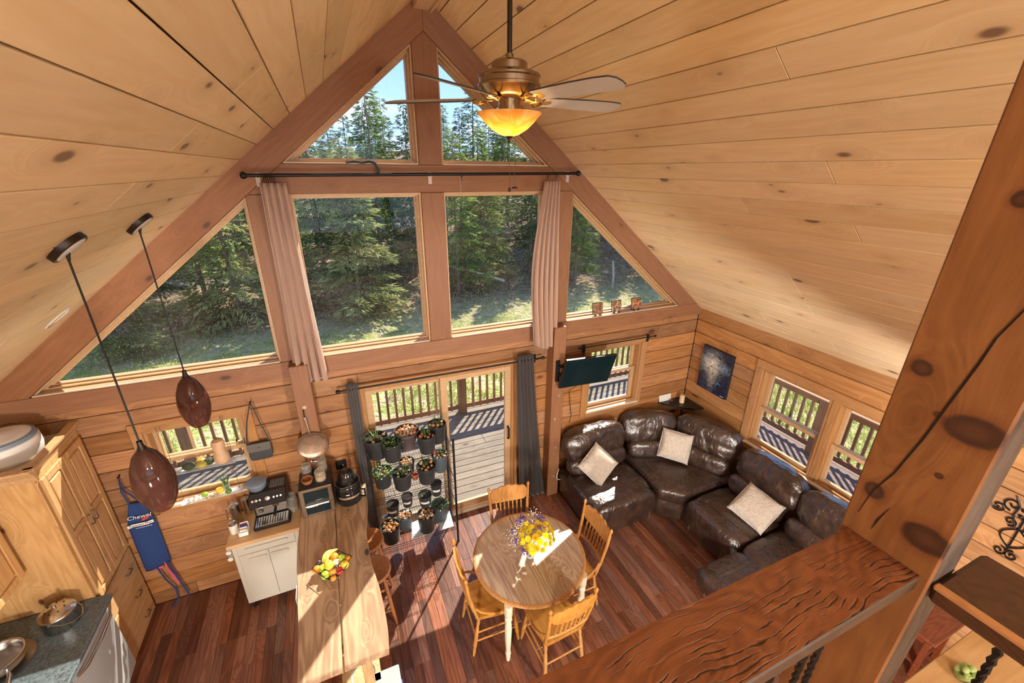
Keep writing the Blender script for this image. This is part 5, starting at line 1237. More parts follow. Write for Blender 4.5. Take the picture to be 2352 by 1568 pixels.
for k in range(3):
    B().tube([(-.075+.15*q/10, .028*math.sin(PI*q/10)+.0-.018*k, .03+.012*math.sin(PI*q/10)+.006*k) for q in range(11)], [.003, .009, .013, .015, .016, .016, .016, .015, .013, .009, .004], 8).xf(Matrix.Rotation(D2(52), 4, 'Z')).build('banana', 'banana', t)

# ------------------------------------------------------------------ flowers on the table
def bouquet():
    v = thing('glass_mug_vase', 'clear glass handled mug used as a vase on the dining table', 'vase', (.372, -1.545, .7565))
    B().lathe([(0, 0), (.036, 0), (.042, .01), (.040, .05), (.034, .10), (.036, .15), (.033, .15), (.031, .10), (.036, .05), (.036, .014), (0, .012)], 26).build('glass', 'clear_glass', v)
    B().lathe([(0, .013), (.034, .015), (.032, .07), (0, .07)], 20).build('water', 'water', v)
    B().tube([(-.034, 0, .13), (-.062, -.008, .128), (-.078, -.012, .10), (-.074, -.012, .06), (-.040, 0, .04)], .006, 8).build('handle', 'clear_glass', v)
    f = thing('flower_bouquet', 'bouquet of yellow chrysanthemums, purple statice and baby breath in the glass mug', 'flowers', (.372, -1.545, .775))
    r = random.Random(21)
    for k in range(16):
        a = r.uniform(0, 2*PI); q = r.uniform(.02, .11); B().tube([(.012*math.cos(a), .012*math.sin(a), 0), (.024*math.cos(a), .024*math.sin(a), .12), (q*math.cos(a), q*math.sin(a), .24)], .0018, 5).build('stem', 'stem_green', f)
    def bloom(c, rad, n, mat, nv):
        b = B(); Rm = nv.to_track_quat('Z', 'Y').to_matrix().to_4x4()
        for layer in range(3):
            for k in range(n):
                a = 2*PI*(k+.5*layer)/n; tilt = .25+.45*layer; rr = rad*(1-.22*layer)
                d = Vector((math.cos(a)*math.cos(tilt), math.sin(a)*math.cos(tilt), math.sin(tilt))); s = Vector((-math.sin(a), math.cos(a), 0))*rad*.17
                p0 = Vector((0, 0, layer*.002)); V = [b.bm.verts.new(p) for p in (p0, p0+d*rr*.55+s, p0+d*rr, p0+d*rr*.55-s)]; b.bm.faces.new(V)
        b.xf(Matrix.Translation(c) @ Rm); b.build('bloom', mat, f, False)
    for k in range(44):
        a = k*2.399; e = 1.45*math.sqrt((k+.5)/44); dv = Vector((math.cos(a)*math.sin(e), math.sin(a)*math.sin(e), math.cos(e)))
        c = Vector((dv.x*.165+.035, dv.y*.155-.02, .215+dv.z*.135+r.uniform(-.014, .014))); bloom(c, r.uniform(.034, .044), 14, 'petal_yellow' if k % 7 else 'petal_orange', dv)
    for cx, cy, cz in ((-.15, -.03, .29), (-.125, -.10, .24), (-.09, -.135, .21), (-.07, .09, .36), (.02, .04, .385), (.15, .08, .33), (.14, .14, .30), (.085, -.05, .36), (-.02, .13, .36), (-.16, .04, .31)):
        b = B()
        for k in range(18): b.ball((cx+r.gauss(0, .018), cy+r.gauss(0, .018), cz+r.gauss(0, .012)), r.uniform(.006, .009), 4)
        b.build('statice_cluster', 'petal_purple', f, kind='stuff')
    for cx, cy, cz in ((-.18, .03, .33), (-.19, -.05, .28), (-.10, .05, .37), (.15, -.08, .23), (.19, -.09, .19), (.08, .12, .37), (-.15, .0, .35)):
        b = B()
        for k in range(30):
            b.ball((cx+r.gauss(0, .028), cy+r.gauss(0, .028), cz+r.gauss(0, .02)), r.uniform(.003, .005), 4)
        b.build('baby_breath', 'petal_white' if cx < .14 else 'petal_dry', f, kind='stuff')
plain('stem_green', (.10, .20, .05), .6); leafmat('petal_yellow', (.96, .82, .03), (.98, .90, .10), .45); leafmat('petal_orange', (.95, .55, .02), (.96, .66, .03), .45); plain('petal_purple', (.14, .07, .34), .7); plain('petal_white', (.80, .78, .72), .7); plain('petal_dry', (.32, .26, .22), .8)
bouquet()

# ------------------------------------------------------------------ plant rack
RX0, RX1, RY0, RY1 = -.90, -.03, -.42, -.10; SHZ = (.235, .60, .935, 1.325)
def wire_rack():
    t = thing('wire_shelf_rack', 'black four-tier wire rack of bulb pots in front of the sliding door', 'rack', ((RX0+RX1)/2, (RY0+RY1)/2, 0)); cx, cy = (RX0+RX1)/2, (RY0+RY1)/2; w, d = (RX1-RX0)/2, (RY1-RY0)/2
    for sx in (-1, 1):
        for sy in (-1, 1):
            p = B().cyl((sx*w, sy*d, .012), (sx*w, sy*d, 1.455), .0125, n=12).build('upright', 'rack_black', t); B().lathe([(0, 0), (.016, 0), (.016, .012), (.010, .02)], 10, (sx*w, sy*d, 0)).build('foot', 'black_plastic', p)
    for z in SHZ:
        z -= .004; b = B()
        for s in (-1, 1):
            for dz in (0, -.030): b.tube([(-w, s*d, z+dz), (w, s*d, z+dz)], .003, 5); b.tube([(s*w, -d, z+dz), (s*w, d, z+dz)], .003, 5)
            b.tube([(-w+2*w*k/34, s*d, z-.003-.024*(k % 2)) for k in range(35)], .0016, 4)
        b.build('shelf_frame', 'rack_black', t)
        b = B()
        for k in range(1, 34): b.tube([(-w+2*w*k/34, -d, z+.001), (-w+2*w*k/34, d, z+.001)], .0014, 4, cap=False)
        for k in (1, 2): b.tube([(-w, -d+2*d*k/3, z-.001), (w, -d+2*d*k/3, z-.001)], .0022, 4)
        b.build('shelf_wires', 'rack_black', t)
    b = B()
    for k in range(60): z = .25+1.08*k/59; b.tube([(w+.0, -d, z), (w, d, z)], .0012, 4, cap=False) if False else None
    for k in range(40): z = .27+.026*k; b.tube([(w-.004, d-.11, z), (w-.004, d, z)], .0014, 4, cap=False)
    b.tube([(w-.004, d-.11, .25), (w-.004, d-.11, 1.31)], .0025, 4); b.build('side_ladder', 'rack_black', t)
plain('rack_black', (.018, .020, .022), .45, .5)
wire_rack()
for x0, x1, x2, x3, lb in ((-.52, -.40, -.36, -.56, 'white sheet of paper under the middle pots on the bottom wire shelf'), (-.20, -.05, -.05, -.24, 'white card on the bottom wire shelf under the blue-grey pot')):
    tag(B().prism([(x0, -.16), (x1, -.14), (x2-.02, -.40), (x3, -.405)], 2, .2348, .2362).build('paper_sheet', 'paper_white', smooth=False), lb, 'paper')
plain('paper_white', (.55, .60, .60), .7)
plain('pot_black', (.030, .033, .036), .42, var=.2, vscale=8); plain('pot_plum', (.075, .050, .052), .5, var=.2, vscale=8); plain('pot_slate', (.075, .10, .115), .5); plain('soil', (.045, .030, .022), .95, bump=1, bscale=90)
plain('bulb_tan', (.52, .32, .16), .6, var=.35, vscale=30); plain('bulb_copper', (.50, .20, .06), .5, var=.35, vscale=30); plain('bulb_pale', (.62, .50, .38), .6, var=.25, vscale=30)
plain('leaf_dark', (.045, .11, .03), .45); plain('leaf_bright', (.13, .30, .05), .45); plain('pot_label', (.72, .72, .68), .6); plain('terracotta', (.36, .09, .05), .6)
def pot(x, y, zs, rim_r, h, content, label, mat='pot_black', seed=0, band=False):
    r = random.Random(seed); t = thing('plant_pot', label, 'plant pot', (x, y, zs+.0005), 0, 'potted bulbs on the wire rack')
    R_ = rim_r; q = .80
    if content == 'bowl': B().lathe([(0, 0), (R_*.55, 0), (R_*.60, .012), (R_*.56, .03), (R_*.86, h*.75), (R_*.90, h*.84), (R_, h*.86), (R_, h), (R_*.94, h), (R_*.92, h*.86), (0, h*.80)], 30).build('pot', mat, t)
    else: B().lathe([(0, 0), (R_*q*.94, 0), (R_*q, .008), (R_*.97, h-.018), (R_*1.03, h-.016), (R_*1.03, h), (R_*.98, h), (R_*.95, h-.02), (R_*.93, h*.80), (0, h*.80)], 28).build('pot', mat, t)
    B().lathe([(0, h*.875), (R_*.6, h*.87), (R_*.94, h*.86)], 20).build('soil', 'soil', t)
    if band: B().lathe([(R_*.905, h*.45), (R_*.935, h*.45), (R_*.955, h*.62), (R_*.92, h*.62)], 14, a0=-PI*.8, a1=-PI*.35).build('label_band', 'pot_label', t)
    def bulbs(n, m, rr=.020):
        for k in range(n):
            a = k*2.399+seed; d = R_*.82*math.sqrt((k+.5)/n); b = B(); s = rr*r.uniform(.75, 1.2)
            b.lathe([(0, -s*.9), (s*.7, -s*.5), (s, 0), (s*.75, s*.6), (s*.25, s*1.0), (0, s*1.5)], 9, M=Matrix.Translation((d*math.cos(a), d*math.sin(a), h*.875+s*.55)) @ Matrix.Rotation(r.uniform(-.7, .7), 4, 'X') @ Matrix.Rotation(r.uniform(-.7, .7), 4, 'Y'))
            b.build('bulb', m if isinstance(m, str) else r.choice(m), t)
    def blades(n, L_, lean, m='leaf_dark', cxy=(0, 0), sp=.5):
        for k in range(n):
            a = r.uniform(0, 2*PI); d = R_*sp*math.sqrt(r.random()); l = L_*r.uniform(.65, 1.1); ln = lean*r.uniform(.4, 1.3); x0, y0 = cxy[0]+d*math.cos(a), cxy[1]+d*math.sin(a); b = B(); a += r.uniform(-.8, .8)
            w = .0045; s = Vector((-math.sin(a), math.cos(a), 0))*w; P = []
            for j in range(6):
                q = j/5; c = Vector((x0+math.cos(a)*ln*q**1.8, y0+math.sin(a)*ln*q**1.8, h*.87+l*q*(1-.25*ln/max(l, .01)*q))); ww = (1-q**2.2)
                P.append((b.bm.verts.new(c+s*ww), b.bm.verts.new(c-s*ww), b.bm.verts.new(c+Vector((0, 0, .002))+Vector((math.cos(a), math.sin(a), 0))*-.0015*ww)))
            for u, v in zip(P, P[1:]):
                b.bm.faces.new((u[0], u[2], v[2], v[0])); b.bm.faces.new((u[2], u[1], v[1], v[2]))
            b.build('leaf', m, t, angle=180)
    def bushy(n, rad, hh, m=('leaf_bright', 'leaf_dark'), sz=.016):
        for part in range(6):
            b = B()
            for k in range(n//6):
                a = r.uniform(0, 2*PI); d = rad*math.sqrt(r.random()); c = Vector((d*math.cos(a), d*math.sin(a), h*.9+hh*r.random()*(1-.4*d/rad)))
                M_ = Matrix.Translation(c) @ Matrix.Rotation(r.uniform(0, 6.3), 4, 'Z') @ Matrix.Rotation(r.uniform(-.9, .9), 4, 'X'); V = [b.bm.verts.new(M_ @ Vector(p)) for p in ((0, 0, 0), (sz*.5, sz*.5, .003), (sz*1.1, 0, 0), (sz*.5, -sz*.5, .003))]; b.bm.faces.new(V)
            b.build('foliage', m[part % len(m)], t, False)
    if content == 'grass': bulbs(9, 'bulb_pale', .017); blades(16, .13, .07, 'leaf_dark')
    elif content == 'droop': bulbs(6, 'bulb_pale', .018); blades(18, .10, .11, 'leaf_bright')
    elif content == 'tall': bulbs(8, ('bulb_tan', 'bulb_copper'), .020); blades(22, .17, .05, 'leaf_dark', sp=.35)
    elif content in ('bulbs', 'bowl'): bulbs(26 if content == 'bowl' else 15, ('bulb_tan', 'bulb_copper', 'bulb_copper', 'bulb_pale'), .021); blades(3, .06, .02)
    elif content == 'parsley': bushy(150, R_*1.15, .075)
    elif content == 'sprout': bulbs(10, ('bulb_tan', 'bulb_pale'), .018); blades(10, .09, .035, 'leaf_bright')
    elif content == 'cyclamen': bushy(90, R_*1.2, .07, ('leaf_bright',), .02); bulbs(8, 'bulb_tan', .016)
    elif content == 'seedling': bushy(14, R_*.5, .04, ('leaf_bright',), .018)
    return t
Z0, Z1, Z2, Z3 = SHZ
pot(-.795, -.215, Z3, .118, .235, 'droop', 'black pot of pale bulbs with drooping green shoots on the rack top shelf', seed=1)
pot(-.655, -.335, Z3, .100, .215, 'parsley', 'black pot of leafy parsley at the front of the rack top shelf', seed=2)
pot(-.475, -.195, Z3, .132, .225, 'bowl', 'wide plum-brown bowl heaped with copper bulbs on the rack top shelf', 'pot_plum', 3)
pot(-.295, -.335, Z3, .100, .215, 'tall', 'black pot of tall dark shoots at the front of the rack top shelf', seed=4)
pot(-.145, -.195, Z3, .098, .225, 'tall', 'black pot of spiky shoots and pale bulbs at the back of the rack top shelf', seed=5)
pot(-.775, -.225, Z2, .100, .195, 'cyclamen', 'black pot of trailing leafy stems on the second shelf by the curtain', seed=6)
pot(-.585, -.335, Z2, .104, .205, 'droop', 'black pot with flopping shoots at the front of the second shelf', seed=7)
pot(-.505, -.175, Z2, .085, .205, 'bulbs', 'black pot of bare copper bulbs at the back of the second shelf', seed=8)
pot(-.325, -.335, Z2, .104, .21, 'tall', 'black pot of upright shoots at the front of the second shelf', seed=9)
pot(-.14, -.205, Z2, .092, .215, 'sprout', 'slate-blue pot of sprouting bulbs on the second shelf beside the ladder side', 'pot_slate', 10)
pot(-.72, -.335, Z1, .070, .155, 'none', 'small black pot of bare soil with a white label on the third shelf', seed=11, band=True)
pot(-.55, -.255, Z1, .062, .135, 'none', 'small black labelled pot behind the bulbs on the third shelf', seed=12, band=True)
pot(-.362, -.325, Z1, .076, .15, 'seedling', 'small black labelled pot with one green seedling on the third shelf', seed=13, band=True)
pot(-.205, -.205, Z1, .066, .165, 'none', 'small black labelled pot at the ladder end of the third shelf', seed=14, band=True)
pot(-.772, -.325, Z0, .108, .215, 'bulbs', 'black pot of pale dry bulbs at the curtain end of the bottom shelf', seed=15)
pot(-.598, -.205, Z0, .088, .20, 'bulbs', 'slate pot of yellow-brown bulbs at the back of the bottom shelf', 'pot_slate', 16)
pot(-.368, -.325, Z0, .104, .235, 'bulbs', 'black pot of mixed bulbs at the front of the bottom shelf', seed=17)
pot(-.185, -.215, Z0, .100, .22, 'parsley', 'blue-grey pot of ferny leaves at the ladder end of the bottom shelf', 'pot_slate', 18)
t = thing('terracotta_pot', 'tiny empty terracotta pot among the bulbs on the second shelf', 'pot', (-.44, -.26, Z2+.001)); B().lathe([(0, 0), (.024, 0), (.034, .05), (.038, .05), (.038, .066), (.033, .066), (.028, .02), (0, .02)], 18).build('pot', 'terracotta', t)
t['label'] = 'tiny terracotta pot standing among the pots of the second shelf'
t = thing('ceramic_toadstool', 'red-capped ceramic toadstool pick in the slate-blue pot', 'garden pick', (-.205, -.225, Z2+.215)); B().cyl((0, 0, -.02), (.005, 0, .05), .012, .009, 10).build('stalk', 'bulb_pale', t); B().lathe([(.010, .045), (.022, .05), (.020, .068), (.010, .088), (0, .095)], 14, (.005, 0, 0)).build('cap', 'cap_red', t); plain('cap_red', (.55, .03, .03), .3)
plain('garden_trowel', (.10, .12, .13), .4, .6)
tag(B().puff((0, 0, 0), (.10, .06, .012), 3, 6).build('phone', 'garden_trowel', loc=(-.81, -.34, Z1+.0095)), 'dark oval dish at the curtain end of the third shelf', 'dish').name = 'shallow_dish'

# ------------------------------------------------------------------ television, art, small wall things
def tv():
    Mt = Matrix.Translation((1.717, -.292, 1.879)) @ Matrix.Rotation(D2(.4), 4, 'Z') @ Matrix.Rotation(D2(14.1), 4, 'X') @ Matrix.Rotation(D2(3.7), 4, 'Y')
    t = thing('television', 'flat black television tilted down on an arm beside the small window', 'television', (1.717, -.292, 1.879)); t.matrix_world = Mt
    B().box(-.36, .36, .0, .035, -.21, .21, .004).build('case', 'black_plastic', t, False); B().box(-.352, .352, -.003, .0005, -.198, .204, .001).build('screen', 'screen', t, False)
    m = thing('television_mount', 'black articulated wall mount bolted to the timber post', 'mount', (1.385, -.166, 1.90))
    B().box(-.055, -.005, -.022, 0, -.14, .14, .003).build('wall_plate', 'black_metal', m, False)
    B().box(-.03, .15, -.05, -.022, .05, .08, .004).box(-.03, .15, -.05, -.022, -.06, -.03, .004).build('arm', 'black_metal', m, False); B().box(.12, .16, -.075, -.04, -.10, .11, .004).build('bracket', 'black_metal', m, False)
    tag(B().tube([(1.64, -.20, 1.67), (1.63, -.03, 1.50), (1.66, -.02, 1.30), (1.69, -.02, 1.13), (1.67, -.02, 1.00)], .004, 6).build('power_cable', 'cord_black'), 'thin dark cable hanging down the log wall below the television', 'cable')
tv()
tag(B().tube([(1.46, -.175, .42), (1.425, -.19, .37), (1.415, -.19, .31), (1.44, -.185, .26), (1.48, -.19, .25)], .005, 6).build('charging_cable', 'print_white'), 'short loop of white cable sticking out beside the sofa end', 'cable')
def painting():
    t = thing('canvas_painting', 'dark blue space painting with a bright nebula burst on the right wall', 'painting', (3.688, -.475, 1.60))
    B().box(-.045, -.002, -.245, .245, -.315, .315, .004).build('canvas_box', 'canvas_edge', t, False)
    m, N, L, b = newmat('nebula'); tc = N.new('ShaderNodeTexCoord')
    def nz(s, d, di=0, sc=(1, 1, 1), loc=(0, 0, 0)):
        mp = N.new('ShaderNodeMapping'); mp.inputs['Scale'].default_value = sc; mp.inputs['Location'].default_value = loc; L.new(tc.outputs['Object'], mp.inputs[0])
        n = N.new('ShaderNodeTexNoise'); n.inputs['Scale'].default_value = s; n.inputs['Detail'].default_value = d; n.inputs['Distortion'].default_value = di; n.inputs['Roughness'].default_value = .7; L.new(mp.outputs[0], n.inputs[0]); return n.outputs[0]
    def rmp(src, a, c, hi=1.):
        r = N.new('ShaderNodeMapRange'); r.inputs[1].default_value = a; r.inputs[2].default_value = c; r.inputs[4].default_value = hi; L.new(src, r.inputs[0]); return r.outputs[0]
    def mul(a, c):
        x = N.new('ShaderNodeMath'); x.operation = 'MULTIPLY'; L.new(a, x.inputs[0]); L.new(c, x.inputs[1]); return x.outputs[0]
    def mix(f, a, col):
        x = N.new('ShaderNodeMixRGB'); L.new(f, x.inputs[0])
        if isinstance(a, tuple): x.inputs[1].default_value = (*a, 1)
        else: L.new(a, x.inputs[1])
        x.inputs[2].default_value = (*col, 1); return x.outputs[0]
    def dist(p, s):
        v = N.new('ShaderNodeVectorMath'); v.operation = 'SUBTRACT'; L.new(tc.outputs['Object'], v.inputs[0]); v.inputs[1].default_value = p
        mm = N.new('ShaderNodeVectorMath'); mm.operation = 'MULTIPLY'; L.new(v.outputs[0], mm.inputs[0]); mm.inputs[1].default_value = s
        ln = N.new('ShaderNodeVectorMath'); ln.operation = 'LENGTH'; L.new(mm.outputs[0], ln.inputs[0]); return ln.outputs['Value']
    c = mix(rmp(nz(5, 6, 1), .35, .75), (.006, .009, .022), (.020, .035, .10))
    core = dist((-.046, .06, .08), (0, 1.1, 1)); band = dist((-.046, -.02, .10), (0, .45, 2.2)); tail = dist((-.046, .02, -.06), (0, 2.6, .9))
    for d, a0, c1 in ((band, .20, (.26, .40, .55)), (core, .28, (.45, .55, .58)), (tail, .26, (.55, .50, .36)), (core, .18, (.92, .88, .74))):
        c = mix(mul(rmp(d, a0, a0*.2), rmp(nz(11, 8, 1.6, loc=(a0*30, 0, 0)), .40, .66)), c, c1)
    st = N.new('ShaderNodeTexVoronoi'); st.inputs['Scale'].default_value = 46; L.new(tc.outputs['Object'], st.inputs[0]); c = mix(rmp(st.outputs[0], .16, .06, .8), c, (.72, .76, .85))
    pl = dist((-.046, -.10, -.17), (0, 1, 1)); c = mix(rmp(pl, .040, .037), c, (.05, .35, .55)); c = mix(rmp(dist((-.046, -.104, -.178), (0, 1, 1)), .036, .032), c, (.008, .02, .05))
    L.new(c, b.inputs['Base Color']); b.inputs['Roughness'].default_value = .3
    B().box(-.0465, -.045, -.243, .243, -.313, .313).build('painted_face', 'nebula', t, False)
    for k in range(5): B().box(-.0472, -.0465, -.215+.011*k, -.208+.011*k, -.292-.003*(k % 2), -.284).build('signature', 'print_white', t, False)
plain('canvas_edge', (.012, .012, .02), .7)
painting()
def corner_shelf():
    t = thing('corner_shelf', 'small dark corner shelf in the angle of the two log walls', 'shelf', (3.46, -.15, .98))
    B().prism([(-.27, .14), (.22, .14), (.22, -.25), (.10, -.22), (-.20, .02)], 2, -.022, 0, .003).build('board', 'black_plastic', t, False); B().prism([(.0, .139), (.21, .139), (.21, -.10)], 2, -.13, -.022).build('bracket', 'black_plastic', t, False)
    c = thing('pillar_candle', 'cream pillar candle on the corner shelf', 'candle', (3.50, -.15, .981)); B().lathe([(0, 0), (.036, 0), (.036, .118), (.030, .124), (0, .116)], 24).build('wax', 'wax', c); B().cyl((0, 0, .115), (0, 0, .13), .0015, n=5).build('wick', 'black_plastic', c)
    d = thing('white_card', 'blank white card leaning on the log wall over the corner shelf', 'card', (3.30, -.03, .981)); d.rotation_euler = (D2(-12), 0, 0); B().box(-.11, .11, 0, .004, 0, .10, .001).build('card', 'print_white', d, False)
    e = thing('pine_cone', 'small brown pine cone lying on the corner shelf', 'pine cone', (3.38, -.07, .981)); b = B()
    for k in range(26): a = k*2.4; q = k/26; b.ball((-.03+.06*q, .016*math.cos(a)*math.sin(PI*min(q+.1, 1)), .018+.016*math.sin(a)*math.sin(PI*min(q+.1, 1))), (.006, .007, .004), 4)
    b.build('scales', 'stem_brown', e)
plain('wax', (.78, .58, .34), .5)
corner_shelf()
def photo_tile(x, label, c1, c2, seed):
    t = thing('photo_tile', label, 'photo frame', (x, -.008, 2.4712)); t.rotation_euler = (D2(-10), 0, 0)
    m, N, L, b = newmat('photo_%d' % seed); tc = N.new('ShaderNodeTexCoord'); n = N.new('ShaderNodeTexNoise'); n.inputs['Scale'].default_value = 26; n.inputs['Detail'].default_value = 4; mp = N.new('ShaderNodeMapping'); mp.inputs['Location'].default_value = (seed*3.1, 0, seed); L.new(tc.outputs['Object'], mp.inputs[0]); L.new(mp.outputs[0], n.inputs[0])
    r = N.new('ShaderNodeValToRGB'); L.new(n.outputs[0], r.inputs[0]); r.color_ramp.elements[0].position = .38; r.color_ramp.elements[0].color = (*c1, 1); r.color_ramp.elements[1].position = .62; r.color_ramp.elements[1].color = (*c2, 1); e = r.color_ramp.elements.new(.5); e.color = (.30, .14, .08, 1); L.new(r.outputs[0], b.inputs['Base Color']); b.inputs['Roughness'].default_value = .15
    B().box(-.075, .075, 0, .008, .014, .164, .002).build('glass_tile', 'screen', t, False); B().box(-.070, .070, -.001, .0, .018, .158).build('print', m, t, False)
    for s in (-1, 1): B().box(s*.035-.006, s*.035+.006, -.012, .020, 0, .018, .002).build('foot', 'black_plastic', t, False)
photo_tile(1.985, 'small square photo tile in warm browns on the sill, nearest the beige curtain', (.10, .07, .05), (.42, .26, .17), 1)
photo_tile(2.265, 'small square photo tile with a pale round shape, between the other two tiles', (.06, .09, .08), (.62, .46, .34), 2)
photo_tile(2.57, 'small square photo tile with orange tones on the sill, nearest the sloping rafter', (.07, .03, .03), (.62, .28, .14), 3)
t = thing('black_strap', 'crumpled black cloth strap hanging over the tie beam above the rod', 'strap', (-.60, -.06, 4.172))
B().tube([(-.13, .0, .010), (-.06, -.01, .020), (.0, .0, .012), (.06, -.015, .022), (.10, -.030, .012), (.125, -.040, -.03), (.122, -.040, -.09)], [.008, .012, .012, .014, .016, .014, .012], 7).build('cloth', 'bag_fabric', t)
tag(B().tube([(.27, -.035, 4.06), (.268, -.036, 3.98), (.27, -.034, 3.93)], .0016, 5).build('hanging_thread', 'pot_label'), 'pale cobweb thread hanging from the rod onto the window', 'thread')

# ------------------------------------------------------------------ right-hand foreground
def iron_scroll():
    t = thing('iron_wall_scroll', 'black wrought-iron scroll ornament hung on the right log wall', 'wall ornament', (3.672, -3.42, 1.28))
    def spiral(c, r0, turns, a0, d=1, n=36): return [(0, c[0]+r0*(1-.86*k/n)*math.cos(a0+d*turns*2*PI*k/n), c[1]+r0*(1-.86*k/n)*math.sin(a0+d*turns*2*PI*k/n)) for k in range(n+1)]
    def sc(pts): B().tube(pts, .006, 6).build('scroll', 'black_metal', t)
    for s in (-1, 1):
        sc([(0, s*(.075*math.sin(PI*k/14)), .10+.19*k/14) for k in range(15)])
        sc(spiral((s*.035, .045), .042, 1.4, PI/2 if s < 0 else PI/2, s)); sc(spiral((s*.06, .32), .040, 1.3, -PI/2, -s)); sc(spiral((s*.085, .46), .055, 1.3, -PI/2, s)); sc(spiral((s*.15, .40), .045, 1.4, 0 if s > 0 else PI, -s))
        sc([(0, s*.02, .28), (0, s*.06, .38), (0, s*.05, .47), (0, s*.09, .54)])
    B().tube([(0, 0, .06), (0, 0, .60)], .006, 6).build('stem', 'black_metal', t)
    for k in range(10): B().ball((0, .03*math.sin(k*2.1), .38+.018*k), (.012, .016, .012), 5).build('rosette', 'black_metal', t)
iron_scroll()
def bench():
    t = thing('end_table', 'small glossy mahogany end table against the right log wall', 'table', (3.44, -3.20, 0))
    B().box(-.24, .235, -.24, .24, .475, .50, .005).build('top', 'mahogany', t, False); B().box(-.20, .20, -.20, .20, .40, .475, .003).build('apron', 'mahogany', t, False)
    for x in (-.19, .19):
        for y in (-.19, .19): B().box(x-.02, x+.02, y-.02, y+.02, 0, .44, .003).build('leg', 'mahogany', t, False)
    B().box(-.18, .18, -.18, .18, .12, .14, .003).build('lower_shelf', 'mahogany', t, False)
bench()
t = thing('succulent_ornament', 'pale green knotted succulent ornament on the loft floor edge', 'ornament', (.92, -3.925, 2.464))
for k in range(9):
    a = k*2.4; rr = .010+.0028*k
    B().puff((rr*math.cos(a), rr*math.sin(a), .040-.0032*k), (.032, .020, .018), 2.4, 5, M=None).build('lobe', 'succulent', t)
B().tube([(.030*math.cos(a), .022*math.sin(a), .018+.012*math.sin(2*a)) for a in [2*PI*k/24 for k in range(24)]], .010, 7, closed=True).build('knot', 'succulent', t)
plain('succulent', (.42, .58, .22), .4, var=.2, vscale=30)
def feeder():
    t = thing('pet_feeder', 'low wooden stand with a dark round bowl beneath the bar end', 'stand', (-1.19, -1.74, 0)); 
    B().box(-.13, .13, -.09, .20, .36, .385, .004).build('top', 'bar_leg', t, False)
    for x in (-.11, .11):
        for y in (-.07, .18): B().box(x-.015, x+.015, y-.015, y+.015, 0, .36, .003).build('leg', 'bar_leg', t, False)
    B().lathe([(0, .372), (.06, .374), (.088, .388), (.092, .389), (.088, .384)], 28, (0, .0, 0)).build('bowl', 'bowl_grey', t)
    c = thing('clear_bin', 'pale translucent plastic bin on the floor past the bar end', 'bin', (-1.035, -1.93, 0))
    b = B().box(-.11, .11, -.16, .16, 0, .36, .04, seg=3); b.build('tub', 'bin_plastic', c); B().box(-.117, .117, -.167, .167, .36, .385, .008).build('lid', 'bin_lid', c, False); B().box(.10, .125, -.05, .05, .32, .37, .004).build('latch', 'packet_blue', c, False)
plain('bowl_grey', (.15, .145, .14), .4); plain('bin_plastic', (.36, .38, .38), .3); plain('bin_lid', (.33, .37, .38), .25)
feeder()
tag(B().box(-1.592, -1.588, -1.37, -1.24, .99, 1.075).xf(Matrix.Rotation(0, 4, 'Z')).build('paper_note', 'paper_note', smooth=False, loc=None), 'small printed paper note tucked at the edge of the bar slab', 'paper'); plain('paper_note', (.75, .72, .76), .7)
bpy.data.objects['paper_note'].location = (0, 0, -.075)

# ------------------------------------------------------------------ outdoors: deck, railings, hillside, forest
wood('deck_wood', (.27, .215, .16), (.17, .13, .09), (.07, .05, .04), 0, 1.5, .10, 3, .75, .16, .15, .4)
wood('deck_wood_y', (.24, .165, .13), (.16, .10, .08), (.10, .07, .05), 1, 1.5, .05, 1.7, .75, .16, .15, .4)
wood('rail_cedar', (.40, .22, .115), (.27, .135, .065), (.12, .06, .03), 2, 1.5, .05, 1.7, .7, .15, .12, .3)
wood('rail_cedar_h', (.42, .23, .12), (.28, .14, .07), (.12, .06, .03), 0, 1.5, .05, 1.7, .7, .1, .12, .3)
DZ = -.10; DY = 2.62; DX = 5.90
def deck():
    d = tag(B().box(-6.2, DX, .16, DY, DZ-.20, DZ-.04).box(HW+.17, DX, -6, .16, DZ-.20, DZ-.04).build('deck', 'groove_dark', smooth=False), 'weathered wooden deck wrapping the gable end and right side of the house', 'deck')
    r = random.Random(9); y = .165
    while y < DY-.02:
        x = -6.2; first = True
        while x < DX:
            ln = r.choice((1.6, 2.4, 3.2, 4.0)); x1 = min(x+ln, DX)
            B().box(-(x1-x)/2+.002, (x1-x)/2-.002, 0, .137, -.04, 0, .004).build('deck_board', 'deck_wood', d, False, loc=((x+x1)/2, y, DZ)); x = x1
        y += .143
    x = HW+.17
    while x < DX-.02:
        yy = .155
        while yy > -6:
            ln = r.choice((2.4, 3.2, 4.0)); y0 = max(yy-ln, -6)
            B().box(0, .137, -(yy-y0)/2+.002, (yy-y0)/2-.002, -.04, 0, .004).build('deck_board', 'deck_wood_y', d, False, loc=(x, (yy+y0)/2, DZ)); yy = y0
        x += .143
deck()
